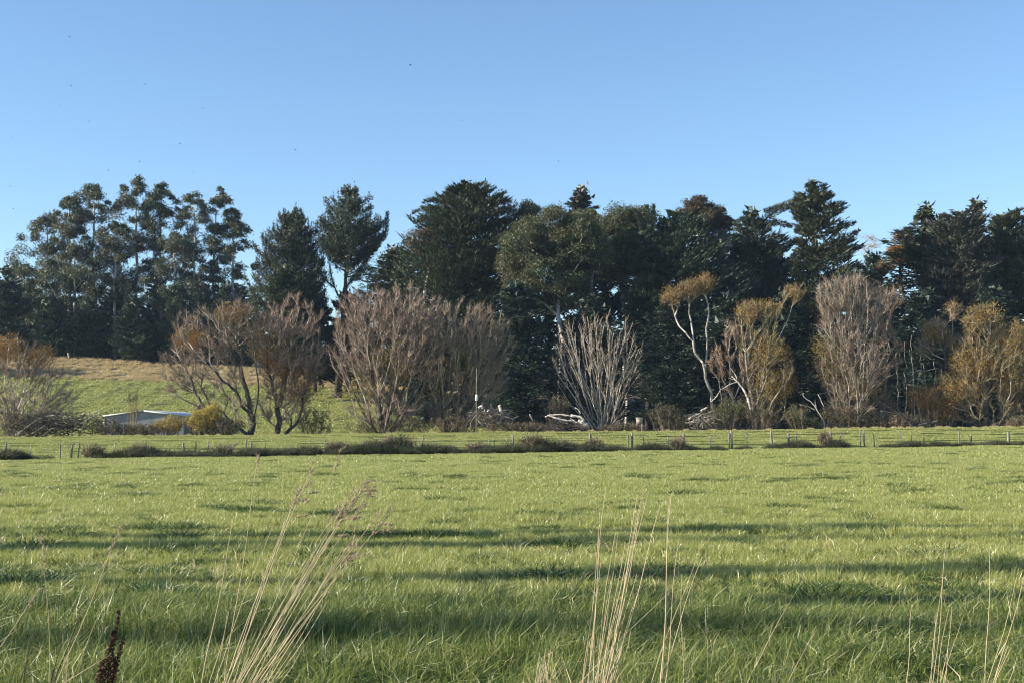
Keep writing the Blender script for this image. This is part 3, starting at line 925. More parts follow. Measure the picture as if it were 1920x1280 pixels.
round_tree('pine_tree', 'smaller thin pine just right of the open pine', 680, 236, [(690, 520, 25, 16), (700, 560, 35, 22), (660, 575, 35, 20)], 40, 260, 'pine', .25, G_CON, .2, .34, .08, (.6, 1.2), 'bark_pine', (690, 530))
conifer('cypress_tree', 'low spreading cypress left of the big flat-topped cypress', 735, 222, [(472, 728, 752), (495, 700, 790), (540, 688, 805), (620, 690, 810)], 'cedar', 120, 'mac', G_CON)
big = conifer('cypress_tree', 'big flat-topped cypress with jagged horizontal tips against the sky', 872, 216,
        [(344, 860, 884), (362, 832, 925), (385, 800, 952), (398, 780, 964), (420, 792, 970), (445, 790, 962), (480, 765, 960), (540, 748, 960), (610, 755, 955), (700, 780, 945)], 'mac', 330, 'mac', G_CON, dense=1.0, spray_L=1.15,
        extra=[([(872, 400), (867, 368), (860, 344)], .3, 220), ([(875, 390), (884, 358), (886, 348)], .3, 200), ([(880, 385), (905, 366), (930, 352)], .35, 260), ([(890, 390), (928, 370), (948, 360)], .35, 260), ([(860, 395), (812, 390), (774, 398)], .4, 320),
               ([(860, 385), (815, 376), (796, 377)], .35, 260), ([(900, 400), (945, 398), (971, 403)], .4, 280), ([(870, 380), (842, 362), (832, 362)], .3, 220), ([(910, 420), (950, 416), (972, 428)], .35, 240), ([(850, 420), (808, 410), (784, 416)], .35, 240), ([(900, 380), (940, 380), (958, 378)], .35, 240)])
round_tree('dead_cypress_limbs', 'rusty dead crown on the left flank of the big flat-topped cypress', 800, 213, [(790, 455, 30, 22), (815, 480, 30, 22)], 26, 240, 'rust', .2, None, .2, .5, .06, (.7, 1.3), 'wood_dead', (800, 470))

round_tree('gum_tree', 'broad olive gum tree with a rounded crown at the centre of the wood', 1050, 204,
           [(1045, 435, 70, 40), (985, 470, 48, 50), (1080, 480, 55, 70), (965, 520, 38, 48), (1020, 540, 80, 70)], 190, 480, 'euc_round', .30, 'rounded gum trees in the wood', .3, .32, .15, (1.1, 2.1))
round_tree('gum_tree', 'small dark round-topped tree peeping up right of the big cypress', 995, 214, [(992, 398, 17, 14), (996, 425, 26, 20)], 30, 380, 'pine', .3, None, .3)
conifer('cypress_tree', 'neat conical treetop rising behind the rounded gums', 1090, 228, [(357, 1087, 1093), (380, 1067, 1112), (405, 1052, 1124), (470, 1044, 1134), (560, 1040, 1135)], 'fir', 140, 'grey_con', G_CON, dense=1.3)
round_tree('poplar_tree', 'yellow green treetop between two rounded gum crowns', 1108, 222, [(1106, 420, 18, 26), (1112, 450, 20, 28)], 34, 320, 'poplar_yel', .25, None, .3, .3, .1, (.5, .9))
round_tree('gum_tree', 'olive gum tree with a pale upright trunk, right of the broad one', 1172, 209, [(1165, 425, 42, 30), (1195, 418, 30, 24), (1155, 480, 45, 50), (1195, 480, 40, 50)], 120, 480, 'euc_round', .26, 'rounded gum trees in the wood', .3, .32, .15, (1.1, 2.1))
conifer('cypress_tree', 'dark cypress with three bare finger-like tips against the sky', 1215, 206, [(425, 1205, 1222), (450, 1190, 1245), (500, 1175, 1262), (600, 1165, 1275), (700, 1165, 1280)], 'mac', 150, 'mac_dark', G_CON,
        extra=[([(1213, 460), (1200, 420), (1192, 394)], .30, 500), ([(1214, 450), (1214, 415), (1213, 386)], .30, 500), ([(1216, 450), (1224, 420), (1226, 384)], .36, 600)])
round_tree('gum_tree', 'gum tree with a bronze umbrella-shaped top above the dark cypresses', 1318, 222, [(1312, 383, 28, 10), (1292, 398, 20, 11), (1342, 402, 18, 11), (1355, 425, 24, 16), (1318, 412, 38, 20)], 90, 330, 'euc_bronze', .35, None, .15, .3, .12, (.6, 1.1))
conifer('cypress_tree', 'wide dark cypress below the bronze umbrella-topped gum', 1290, 208, [(398, 1255, 1275), (425, 1238, 1345), (460, 1230, 1385), (530, 1222, 1400), (620, 1218, 1405), (720, 1220, 1400)], 'mac', 230, 'mac_dark', G_CON)
conifer('cypress_tree', 'dark cypress with a long limb leaning right towards the cedar', 1412, 212, [(398, 1404, 1420), (420, 1385, 1445), (455, 1372, 1475), (520, 1362, 1500), (620, 1355, 1515), (700, 1360, 1510)], 'mac', 200, 'mac_dark', G_CON,
        extra=[([(1420, 425), (1455, 395), (1482, 383), (1508, 370)], .75, 1500), ([(1440, 420), (1460, 418), (1484, 425)], .45, 500), ([(1432, 398), (1452, 390), (1470, 384)], .4, 400), ([(1470, 470), (1485, 455), (1500, 452)], .5, 500)])
conifer('cedar_tree', 'tall cedar-like conifer with jagged tiers standing clear of the treeline', 1527, 206,
        [(343, 1521, 1534), (358, 1503, 1556), (378, 1500, 1562), (395, 1489, 1582), (415, 1495, 1575), (436, 1492, 1602), (465, 1500, 1610), (520, 1480, 1622), (620, 1470, 1635), (700, 1480, 1630)], 'mac', 190, 'mac', G_CON, spray_L=1.3, dense=.85,
        extra=[([(1527, 380), (1526, 358), (1518, 346)], .28, 200), ([(1528, 375), (1534, 350), (1551, 346)], .28, 220), ([(1527, 388), (1508, 378), (1490, 370)], .3, 240), ([(1530, 378), (1548, 366), (1558, 361)], .3, 220), ([(1530, 398), (1560, 384), (1582, 380)], .34, 260),
               ([(1530, 412), (1562, 402), (1584, 390)], .34, 260), ([(1525, 418), (1505, 402), (1486, 402)], .34, 260), ([(1545, 455), (1580, 428), (1604, 417)], .4, 300), ([(1550, 465), (1590, 444), (1612, 432)], .4, 300), ([(1525, 440), (1502, 428), (1490, 432)], .34, 240)])
round_tree('bare_tree', 'pale leafless tree showing behind the wood right of the tall cedar', 1625, 250, [(1628, 462, 18, 24)], 24, 110, 'twig_pale', .15, None, .2, .4, .025, (.6, 1.0), 'wood_dead')
round_tree('autumn_tree', 'orange autumn tree half hidden behind dark conifers', 1690, 229, [(1690, 465, 22, 24), (1675, 500, 24, 26)], 32, 360, 'orange', .25, None, .3, .3, .12, (.6, 1.1), 'bark_dark')
conifer('cypress_tree', 'pointed conifer left of the right-hand treetops', 1738, 214, [(392, 1738, 1746), (415, 1712, 1758), (450, 1672, 1772), (500, 1652, 1785), (600, 1640, 1800), (700, 1645, 1800)], 'fir', 190, 'mac', G_CON)
conifer('cypress_tree', 'greyish flat-topped conifer with dead tips near the right edge', 1800, 208, [(402, 1772, 1828), (425, 1752, 1848), (490, 1740, 1862), (600, 1735, 1870), (700, 1740, 1870)], 'mac', 210, 'grey_con', G_CON)
conifer('cypress_tree', 'narrow pale conifer spire near the right edge', 1838, 219, [(383, 1835, 1841), (400, 1825, 1852), (440, 1818, 1858), (520, 1808, 1868), (620, 1805, 1870)], 'fir', 130, 'grey_con', G_CON, dense=1.2)
conifer('cypress_tree', 'dark conifer cut by the right edge of the picture', 1900, 211, [(398, 1870, 1935), (430, 1868, 1965), (500, 1850, 1985), (620, 1845, 1990), (700, 1850, 1985)], 'mac', 190, 'mac', G_CON)
conifer('cypress_tree', 'dark conifer just outside the right edge', 2010, 214, [(400, 2000, 2020), (450, 1960, 2060), (600, 1940, 2080), (700, 1940, 2080)], 'mac', 140, 'mac_dark', G_CON)

# lower, nearer evergreens with layered sprays
for a in [
    ('layered dark cedar right behind the big rounded willow', 965, 190, [(535, 955, 985), (580, 925, 1015), (660, 905, 1035), (790, 895, 1050)], 190),
    ('layered dark cedar behind the bare silvery willow', 1110, 192, [(560, 1095, 1125), (620, 1060, 1165), (700, 1045, 1185), (790, 1040, 1190)], 170),
    ('low layered cedar just right of the bare silvery willow', 1265, 188, [(560, 1250, 1280), (610, 1215, 1315), (700, 1195, 1345), (790, 1190, 1350)], 190),
    ('dark cedar in the shade left of the tall bare willow', 1470, 192, [(555, 1455, 1490), (620, 1415, 1525), (720, 1395, 1545), (790, 1395, 1545)], 170),
    ('dark cedar behind the tall bare willow', 1610, 194, [(540, 1590, 1630), (620, 1550, 1670), (790, 1540, 1690)], 160),
    ('dark cedar between the tall bare willow and the golden willow', 1735, 190, [(550, 1715, 1755), (620, 1680, 1790), (790, 1670, 1805)], 170),
    ('dark cedar behind the golden willow at the right', 1870, 192, [(545, 1850, 1890), (620, 1810, 1930), (790, 1800, 1950)], 160),
    ('dark low cedar behind the left part of the big willow mass', 800, 196, [(590, 785, 815), (650, 740, 860), (790, 730, 870)], 140),
    ('dark low cedar behind the slender golden-headed willow', 1370, 194, [(560, 1355, 1385), (620, 1320, 1420), (790, 1310, 1430)], 150),
]:
    conifer('cedar_tree', a[0], a[1], a[2], a[3], 'cedar', a[4], 'cedar', 'layered cedars at the front of the wood', spray_L=1.2, dense=.85)
for a in [
    ('dark evergreen closing the wood behind the broad olive gum', 1030, 236, [(425, 1015, 1045), (470, 965, 1095), (560, 945, 1115), (700, 940, 1125)]),
    ('dark evergreen closing the wood between the two olive gums', 1135, 238, [(425, 1125, 1145), (470, 1095, 1180), (560, 1080, 1195), (700, 1075, 1200)]),
    ('dark evergreen closing the wood behind the finger-tipped cypress', 1245, 238, [(425, 1235, 1255), (470, 1200, 1290), (560, 1180, 1305), (700, 1175, 1310)]),
    ('dark evergreen closing the wood behind the bronze umbrella-topped gum', 1345, 240, [(415, 1335, 1355), (470, 1300, 1395), (560, 1280, 1410), (700, 1275, 1420)]),
    ('dark evergreen closing the wood behind the leaning-limbed cypress', 1450, 240, [(462, 1440, 1460), (510, 1400, 1500), (580, 1380, 1520), (700, 1375, 1525)]),
    ('dark evergreen closing the wood right of the tall cedar', 1640, 238, [(482, 1630, 1650), (530, 1590, 1690), (600, 1570, 1710), (700, 1565, 1715)]),
    ('dark evergreen closing the wood behind the pointed conifer', 1770, 240, [(415, 1760, 1780), (470, 1715, 1820), (560, 1700, 1840), (700, 1695, 1845)]),
    ('dark evergreen closing the wood behind the narrow pale spire', 1875, 240, [(415, 1865, 1885), (470, 1830, 1920), (560, 1815, 1940), (700, 1810, 1945)]),
    ('dark evergreen closing the wood behind the big flat-topped cypress', 870, 240, [(470, 860, 880), (540, 800, 940), (700, 780, 950)]),
    ('low dark evergreen closing the wood under the open pine', 650, 240, [(555, 640, 660), (590, 605, 700), (700, 590, 720)]),
    ('low dark evergreen closing the wood between the dense pine and the open pine', 592, 242, [(560, 582, 602), (610, 555, 630), (700, 545, 640)]),
    ('low dark evergreen closing the wood left of the big flat-topped cypress', 745, 240, [(560, 730, 760), (620, 690, 800), (700, 685, 805)]),
    ('low dark evergreen behind the gum row near the left edge', 60, 296, [(545, 50, 70), (590, 15, 105), (680, 10, 110)]),
    ('low dark evergreen behind the gum row left of the sky notch', 140, 298, [(530, 130, 150), (580, 95, 185), (680, 90, 190)]),
    ('low dark evergreen behind the gum row under the sky notch', 215, 296, [(545, 205, 225), (590, 175, 260), (680, 170, 262)]),
    ('low dark evergreen behind the gum row under the slender gum', 295, 298, [(525, 285, 305), (580, 250, 340), (680, 248, 345)]),
    ('low dark evergreen behind the right half of the gum row', 375, 296, [(535, 365, 385), (585, 330, 420), (690, 325, 425)]),
    ('low dark evergreen behind the right end of the gum row', 450, 298, [(545, 440, 460), (590, 410, 495), (690, 405, 500)]),
]:
    conifer('cypress_tree', a[0], a[1], a[2], a[3], 'mac', 66, 'mac_dark', 'evergreens at the back of the wood', core=1.2, dense=.75, leaf=1.45)

# ------------------------------------------------------------------ willows along the stream
G_WIL = 'willows along the stream'
willow('willow_tree', 'willow with rusty top and pale thin stems at the left edge', 'tree', 25, 153, [(15, 672, 62, 42), (75, 690, 40, 36), (40, 740, 80, 50), (110, 745, 40, 50)], 220, .26, 6500, 'twig_brown', 7000, 'wil_orange',
       [(5, 655, 45, 26), (70, 668, 35, 18)], limb='bark_pale', group=G_WIL, bf=.8)
willow('willow_tree', 'leaning willow with dark trunk fanning left over the shed', 'tree', 470, 154, [(385, 625, 60, 50), (440, 605, 42, 40), (345, 680, 42, 42), (400, 690, 60, 50), (330, 720, 26, 26)], 330, .50, 9000, 'twig_brown', 5000, 'wil_orange',
       [(360, 635, 40, 22), (435, 590, 40, 20)], bark='bark_dark', limb='bark_limb', forks=[[(475, 790), (468, 755), (455, 710), (445, 650)], [(475, 795), (440, 770), (400, 742), (360, 705), (330, 680)], [(455, 720), (420, 680), (395, 640)], [(475, 790), (485, 720), (478, 660)], [(400, 742), (370, 735), (340, 725)]], group=G_WIL, bf=.45)
willow('willow_tree', 'willow with orange leaves left of the big rounded willow', 'tree', 522, 156, [(545, 600, 55, 42), (575, 660, 38, 52), (510, 640, 45, 55), (545, 710, 55, 50)], 300, .42, 8500, 'twig_pink', 11000, 'wil_orange',
       [(520, 690, 40, 50), (560, 720, 45, 40), (490, 640, 35, 40)], bark='bark_dark', limb='bark_limb', forks=[[(525, 790), (515, 740), (500, 680), (505, 620)], [(525, 795), (545, 770), (570, 730), (600, 690)], [(520, 760), (540, 690), (550, 620)]], group=G_WIL, bf=.5)
willow('willow_tree', 'big rounded bare willow with pinkish brown twigs', 'tree', 718, 152, [(700, 590, 70, 50), (755, 585, 60, 48), (665, 650, 48, 60), (730, 660, 75, 70), (790, 640, 50, 70)], 520, .60, 17000, 'twig_pink', 5200, 'wil_olive',
       [(740, 680, 60, 60), (680, 720, 50, 40)], bark='bark_dark', limb='bark_limb', forks=[[(715, 785), (705, 740), (695, 680), (700, 610)], [(715, 790), (680, 755), (650, 715), (630, 670)], [(715, 780), (735, 730), (750, 670), (760, 600)], [(715, 795), (660, 775), (625, 735)], [(735, 730), (770, 690), (795, 640)], [(705, 740), (672, 690), (662, 630)]], group=G_WIL, bf=.75)
willow('willow_tree', 'broad brown willow merging with the big rounded one on its right', 'tree', 838, 154, [(850, 610, 62, 50), (900, 620, 50, 45), (935, 640, 30, 45), (860, 690, 70, 60), (910, 710, 45, 50)], 440, .50, 14000, 'twig_brown', 3800, 'wil_olive',
       [(870, 690, 70, 60), (820, 740, 50, 40)], bark='bark_dark', limb='bark_limb', forks=[[(838, 790), (835, 730), (845, 660), (850, 610)], [(838, 790), (870, 745), (900, 700), (930, 650)], [(838, 780), (815, 720), (810, 650)], [(870, 745), (890, 690), (900, 620)]], group=G_WIL, bf=.75)
willow('willow_tree', 'bare silvery willow with upright pale branches before dark cedars', 'tree', 1128, 153, [(1090, 650, 40, 60), (1135, 640, 40, 62), (1180, 655, 30, 55), (1060, 680, 24, 44), (1130, 710, 60, 45)], 190, .34, 1500, 'twig_brown', 0,
       bark='bark_mid', limb='bark_pale', forks=[[(1122, 775), (1102, 735), (1087, 695), (1076, 645), (1066, 605)], [(1124, 765), (1112, 700), (1102, 640), (1092, 592)], [(1128, 770), (1138, 700), (1143, 620)], [(1130, 780), (1150, 735), (1168, 712), (1192, 690), (1206, 640)], [(1138, 700), (1160, 650), (1172, 605)]], group=G_WIL, bf=.9, tw_len=1.2)
willow('willow_tree', 'slender pale-trunked willow with golden umbrella heads', 'tree', 1345, 156, [(1262, 558, 24, 18), (1295, 545, 28, 18), (1322, 535, 17, 20)], 60, .17, 2600, 'twig_olive', 3600, 'wil_orange',
       [(1265, 552, 24, 16), (1300, 540, 28, 16), (1323, 530, 17, 16)], stems=1, forks=[[(1341, 775), (1334, 735), (1322, 695), (1315, 676)], [(1315, 676), (1300, 640), (1286, 624), (1268, 600), (1260, 574)], [(1300, 640), (1296, 605), (1293, 570)], [(1322, 695), (1326, 640), (1329, 590), (1322, 553)]], bark='bark_pale', limb='bark_pale', group=G_WIL, bf=.4, tw_len=.7)
willow('willow_tree', 'small bare willow stem with brown twigs beside the pale-trunked one', 'tree', 1368, 155, [(1372, 630, 16, 34), (1350, 680, 18, 30), (1385, 690, 16, 30)], 70, .2, 2200, 'twig_pink', 700, 'wil_orange', bark='bark_mid', group=G_WIL, bf=.6, tw_len=.8)
willow('willow_tree', 'golden brown willow with three rounded heads', 'tree', 1415, 154, [(1402, 590, 24, 26), (1440, 585, 26, 22), (1488, 552, 20, 18), (1430, 650, 40, 36), (1440, 700, 46, 40)], 240, .34, 6000, 'twig_olive', 7500, 'wil_gold',
       [(1402, 584, 22, 18), (1442, 578, 26, 16), (1488, 548, 18, 14), (1440, 660, 42, 30), (1450, 720, 45, 36)], bark='bark_mid', limb='bark_pale', forks=[[(1415, 780), (1405, 720), (1398, 660), (1402, 610)], [(1415, 770), (1430, 700), (1440, 640), (1445, 600)], [(1430, 700), (1462, 630), (1485, 575)], [(1415, 780), (1440, 740), (1462, 700)]], group=G_WIL, bf=.55, tw_len=.9)
willow('willow_tree', 'tall willow with bare silvery branches fanning at its top', 'tree', 1592, 153, [(1560, 560, 34, 36), (1600, 552, 36, 38), (1640, 575, 22, 34), (1580, 620, 48, 46), (1600, 690, 62, 56)], 380, .46, 9500, 'twig_brown', 6500, 'wil_olive',
       [(1560, 680, 45, 45), (1610, 720, 50, 45), (1540, 650, 25, 25)], bark='bark_mid', limb='bark_pale', forks=[[(1592, 780), (1588, 730), (1578, 680), (1560, 640), (1545, 590)], [(1578, 680), (1582, 630), (1590, 570)], [(1590, 740), (1605, 680), (1625, 620), (1642, 565)], [(1592, 780), (1620, 720), (1650, 660)], [(1582, 630), (1572, 590), (1566, 550)], [(1605, 680), (1610, 620), (1612, 560)]], group=G_WIL, bf=.8, tw_len=1.1)
willow('willow_tree', 'thin leaning willow with a rounded brown head right of the tall bare one', 'tree', 1650, 156, [(1672, 560, 22, 20), (1655, 600, 20, 26), (1660, 660, 30, 40)], 120, .26, 3200, 'twig_pink', 1500, 'wil_olive', bark='bark_mid', group=G_WIL, bf=.5, tw_len=.9)
willow('willow_tree', 'half dead willow with a thin rusty head among grey dead stems', 'tree', 1768, 155, [(1785, 585, 18, 18), (1755, 620, 26, 22), (1790, 650, 22, 24), (1735, 650, 20, 20)], 120, .32, 2600, 'twig_brown', 2600, 'wil_gold',
       [(1755, 625, 28, 18), (1790, 650, 22, 14), (1785, 580, 14, 10)], stems=1, forks=[[(1795, 770), (1790, 725), (1776, 690), (1770, 660)], [(1776, 690), (1783, 640), (1786, 600)], [(1770, 660), (1755, 632)]], bark='bark_dark', limb='bark_pale', group=G_WIL, bf=.6, tw_len=.8)
willow('willow_tree', 'golden willow with stout dark forked trunk near the right edge', 'tree', 1848, 152, [(1828, 605, 22, 28), (1858, 598, 22, 28), (1890, 640, 36, 36), (1830, 670, 40, 46), (1890, 690, 45, 50), (1800, 730, 45, 34)], 330, .56, 6500, 'twig_olive', 14000, 'wil_gold',
       [(1828, 600, 22, 26), (1858, 592, 22, 24), (1892, 635, 40, 32), (1825, 680, 42, 45), (1895, 690, 45, 50), (1795, 735, 45, 34)], bark='bark_dark', limb='bark_limb', forks=[[(1848, 780), (1850, 740), (1845, 705), (1830, 665), (1818, 620)], [(1845, 705), (1852, 655), (1857, 605)], [(1850, 740), (1872, 705), (1886, 665), (1900, 645)], [(1848, 785), (1825, 745), (1800, 700)], [(1848, 790), (1815, 770), (1790, 745)]], group=G_WIL, bf=.5, tw_len=.9)
willow('willow_tree', 'golden willow cut by the right edge of the picture', 'tree', 1915, 156, [(1930, 640, 40, 40), (1950, 700, 50, 60), (1905, 720, 30, 50)], 200, .36, 4500, 'twig_olive', 8000, 'wil_gold', bark='bark_dark', limb='bark_limb', group=G_WIL, bf=.5, tw_len=.9)


# ------------------------------------------------------------------ scrub at the feet of the willows
def shrub(name, label, ells, Y, n, mat, twig='twig_brown', stems=40, L=.22, W=.08, cat='shrub', group='scrub along the stream bank', tw=900):
    cxp = np.mean([e[0] for e in ells]); base = gp(cxp, Y)
    root = thing(name, label, cat, base, group)
    tar = in_ellipsoids(ells, stems, Y, shell=.3)
    tar[:, 2] = np.maximum(tar[:, 2], tz(tar[:, 0], tar[:, 1]) + .15)
    b = np.stack([tar[:, 0] * .55 + base[0] * .45, tar[:, 1] * .5 + Y * .5, np.zeros(len(tar))], 1); b[:, 2] = tz(b[:, 0], b[:, 1]) - .05
    mid = (b + tar) / 2 + rng.normal(0, .1, b.shape)
    g = Geo().add(*tubes(b, mid, np.full(len(b), .035), np.full(len(b), .022), 4)).add(*tubes(mid, tar, np.full(len(b), .022), np.full(len(b), .010), 4))
    k = rng.integers(0, len(tar), tw); f = rng.uniform(.2, 1, (tw, 1))
    g.add(*ribbons(mid[k] * (1 - f) + tar[k] * f, unit(unit(tar[k] - b[k]) + rng.normal(0, .6, (tw, 3)) + [0, 0, .35]), rng.uniform(.3, .9, tw), .02, rng.normal(0, .3, (tw, 3))))
    obj('stems', mesh('stems', *g.out(base), M[twig]), root)
    c = in_ellipsoids(ells, n // 14, Y, shell=.15)
    lp = np.repeat(c, 14, 0) + rng.normal(0, .16, (len(c) * 14, 3))
    gz = tz(lp[:, 0], lp[:, 1]); lp[:, 2] = np.where(lp[:, 2] < gz, gz + rng.random(len(lp)) * .5, lp[:, 2])
    V, T = tri_leaves(lp, unit(rng.normal(0, .7, lp.shape) + [0, 0, .4]), L * rng.uniform(.5, 1.3, len(lp)), W * rng.uniform(.6, 1.4, len(lp)))
    obj('foliage', mesh('foliage', V - base, T, M[mat]), root)
    return root


for a in [
    ('bright yellow broom bush in front of the shed doorway', [(372, 788, 26, 20), (398, 780, 22, 26)], 150, 5200, 'broom'),
    ('yellow bush against the middle of the shed wall', [(322, 795, 22, 18), (300, 800, 16, 12)], 150.5, 2600, 'broom'),
    ('olive bush at the foot of the leaning willow', [(430, 798, 30, 16), (415, 808, 30, 12)], 149.5, 2600, 'scrub_green'),
    ('low brown brush at the left end of the shed', [(200, 800, 34, 16), (240, 806, 30, 12)], 150, 2400, 'scrub'),
    ('straggly brown brush below the shed wall', [(270, 806, 34, 11)], 149.5, 1500, 'scrub'),
    ('pale green bush in the gap left of the big rounded willow', [(590, 790, 38, 26)], 158, 1800, 'scrub_green'),
    ('dark low scrub under the big rounded willow', [(700, 800, 60, 14), (770, 798, 50, 16)], 151, 3000, 'scrub'),
    ('dark low scrub under the broad brown willow', [(850, 795, 50, 20)], 150.5, 2200, 'scrub'),
    ('grey low scrub between the mast and the white fallen log', [(960, 803, 60, 9), (1000, 803, 50, 9)], 149, 2600, 'scrub'),
    ('rusty upright bush behind the white fallen log', [(1045, 765, 26, 24)], 160, 2000, 'scrub'),
    ('low grey scrub right of the bare silvery willow', [(1165, 803, 45, 9)], 149, 1700, 'scrub'),
    ('rounded olive brown bush right of the small wooden box', [(1245, 778, 36, 24), (1275, 790, 34, 20)], 152, 4200, 'scrub'),
    ('green bush at the foot of the slender pale-trunked willow', [(1345, 782, 34, 26), (1375, 770, 30, 26)], 151, 3800, 'scrub_green'),
    ('dark bush below the golden brown willow', [(1430, 785, 30, 24)], 151, 2800, 'scrub'),
    ('pale olive bush left of the tall bare willow', [(1495, 780, 34, 22), (1520, 795, 26, 12)], 150.5, 3200, 'scrub_green'),
    ('brown thicket at the foot of the tall bare willow', [(1575, 780, 44, 28), (1620, 785, 36, 24)], 152, 4200, 'scrub'),
    ('low brown brush below the half dead willow', [(1690, 790, 40, 16), (1660, 798, 30, 10)], 151, 2400, 'scrub'),
    ('golden leafy bush left of the forked golden willow', [(1730, 745, 36, 28), (1765, 770, 34, 28)], 153, 5200, 'wil_orange'),
    ('purplish brown brush at the right edge behind the crest', [(1910, 792, 24, 12)], 149.5, 1200, 'scrub'),
    ('thin olive brush at the left edge beside the stick heap', [(20, 790, 34, 28), (60, 800, 30, 20)], 151, 2600, 'scrub'),
    ('rusty round bush on the edge of the dry bank', [(72, 668, 18, 14)], 256, 1100, 'wil_orange'),
]:
    shrub('shrub', a[0], a[1], a[2], a[3], a[4])

shrub('sapling', 'pale feathery sapling on the slope above the shed', [(250, 742, 13, 12)], 160, 220, 'scrub_green', 'twig_olive', 12, tw=160)

# ------------------------------------------------------------------ shrubs on the fence line
for a in [
    ('largest dark bush on the fence line, with a twiggy brown top', [(752, 833, 26, 16)], 'scrub_green', 2600),
    ('dark rounded bush on the fence line just left of the largest', [(700, 838, 20, 13)], 'scrub_green', 1700),
    ('low dark bush on the fence line below the orange willow', [(630, 842, 20, 9)], 'scrub_green', 1200),
    ('reddish brown mounded bush on the fence line below the fallen log', [(1000, 830, 26, 13)], 'scrub', 2300),
    ('dry twiggy tuft on the fence line between two dark bushes', [(728, 834, 12, 14)], 'scrub', 800),
    ('low grey bush on the fence line below the small wooden box', [(1115, 834, 18, 8)], 'scrub_green', 900),
    ('spiky brown bush on the fence line right of the pale square post', [(1547, 822, 10, 12)], 'scrub', 700),
    ('dark low bush on the fence line near the left edge', [(175, 848, 22, 10)], 'scrub_green', 1200),
    ('dark mound on the fence line at the foot of the flax-like tuft', [(262, 848, 26, 9)], 'scrub_green', 1200),
    ('bushy mound on the fence line below the yellow broom', [(420, 848, 20, 10)], 'scrub_green', 1100),
    ('low grey green bush on the fence line left of the two posts', [(895, 842, 26, 9)], 'scrub_green', 1100),
    ('grey bush on the fence line at the foot of the leaning stake', [(1270, 832, 16, 7)], 'scrub_green', 700),
]:
    Yf = fence_y((a[1][0][0] - CX) / FPX * 103) - .5
    shrub('shrub', a[0], a[1], float(Yf), a[3], a[2], group='bushes on the fence line', stems=26, tw=420, L=.16, W=.05)

# flax-like broom tuft with long arching stems
Yf = float(fence_y(-28)) - .4
base = gp(275, Yf)
root = thing('broom_tuft', 'spiky tuft of long arching stems standing above the left fence line', 'shrub', base)
n = 260
fan = rng.choice([-1.0, .15, .9], n, p=[.3, .4, .3]) + rng.normal(0, .18, n)
d = unit(np.stack([fan * .9, rng.normal(0, .3, n), np.ones(n) * .8], 1))
V, T = ribbons(np.tile(base, (n, 1)) + rng.normal(0, .08, (n, 3)) * [1, 1, 0], d, rng.uniform(.6, 1.5, n), .018, rng.normal(0, .15, (n, 3)))
obj('stems', mesh('stems', V - base, T, M['rank']), root)


# ------------------------------------------------------------------ the old fence
fx0 = (0 - CX) / FPX * 96
froot = thing('farm_fence', 'old post and wire fence with leaning posts across the field', 'fence', (0, 103, float(tz(0, 103))))
off = np.array([0, 103, float(tz(0, 103))])
POSTS = [  # px foot, px top, top py, half width px, pale?
    (12, 12, 829, 2.2, 0), (60, 58, 833, 1, 0), (115, 113, 832, 1.6, 0), (136, 136, 832, 2.4, 0), (149, 149, 828, 1.6, 0), (217, 216, 829, 1, 0), (318, 318, 832, 1, 0),
    (349, 343, 829, 2.2, 0), (368, 367, 826, 2, 0), (391, 391, 828, 1, 0), (464, 461, 823, 1.8, 0), (470, 472, 829, 2.4, 0), (498, 498, 824, 1, 0), (612, 610, 824, 1, 0),
    (780, 780, 821, 1.2, 0), (793, 793, 818, 1.6, 0), (919, 917, 821, 1, 0), (929, 925, 819, 1, 0), (957, 949, 817, 1.2, 0), (962, 961, 813, 2, 0), (1057, 1051, 820, 1.2, 0),
    (1107, 1106, 811, 2.2, 1), (1110, 1108, 815, 1, 0), (1176, 1177, 813, 1.6, 0), (1186, 1185, 810, 2.4, 1), (1209, 1205, 815, 1, 0), (1253, 1253, 815, 1, 0), (1276, 1274, 815, 1.2, 0),
    (1283, 1282, 810, 2.4, 1), (1332, 1332, 815, 1, 0), (1367, 1366, 810, 1.4, 0), (1372, 1371, 806, 2.4, 1), (1400, 1400, 812, .8, 0), (1446, 1446, 806, 2.6, 1), (1478, 1478, 811, 2, 0),
    (1493, 1493, 811, .8, 0), (1558, 1557, 808, 2.2, 1), (1576, 1576, 810, .8, 0), (1613, 1612, 808, 1, 0), (1620, 1619, 806, 2, 1), (1638, 1638, 811, 1, 0), (1688, 1688, 806, .8, 0),
    (1709, 1709, 812, .8, 0), (1732, 1731, 814, 1.4, 0), (1797, 1797, 806, 1.8, 1), (1818, 1821, 812, 1.4, 0), (1889, 1890, 809, 2.6, 0), (1930, 1930, 808, 2, 0), (-30, -30, 830, 2, 0),
]
tops = []
for (pf, pt, ty, hw, pale) in POSTS:
    x0 = (pf - CX) / FPX * 103; Yp = float(fence_y(x0)); x0 = (pf - CX) / FPX * Yp
    foot = np.array([x0, Yp, float(tz(x0, Yp)) - .25]); top = P(pt, ty, Yp)
    pts = np.array([foot, foot * .6 + top * .4 + rng.normal(0, .012, 3), foot * .25 + top * .75 + rng.normal(0, .012, 3), top])
    r = S(hw, Yp) * .9
    V, T = polytube(pts, [r * 1.05, r, r, r * .92], 4 if pale else 6)
    me = mesh('post', V - off, T, M['wood_post_pale' if pale else ('steel' if hw < 1.1 else 'wood_post')])
    obj('post', me, froot)
    if hw >= 1.5 and (len(tops) == 0 or abs(pf - tops[-1][0]) > 14): tops.append((pf, pt, foot, top))
tops.sort(key=lambda t: t[0])
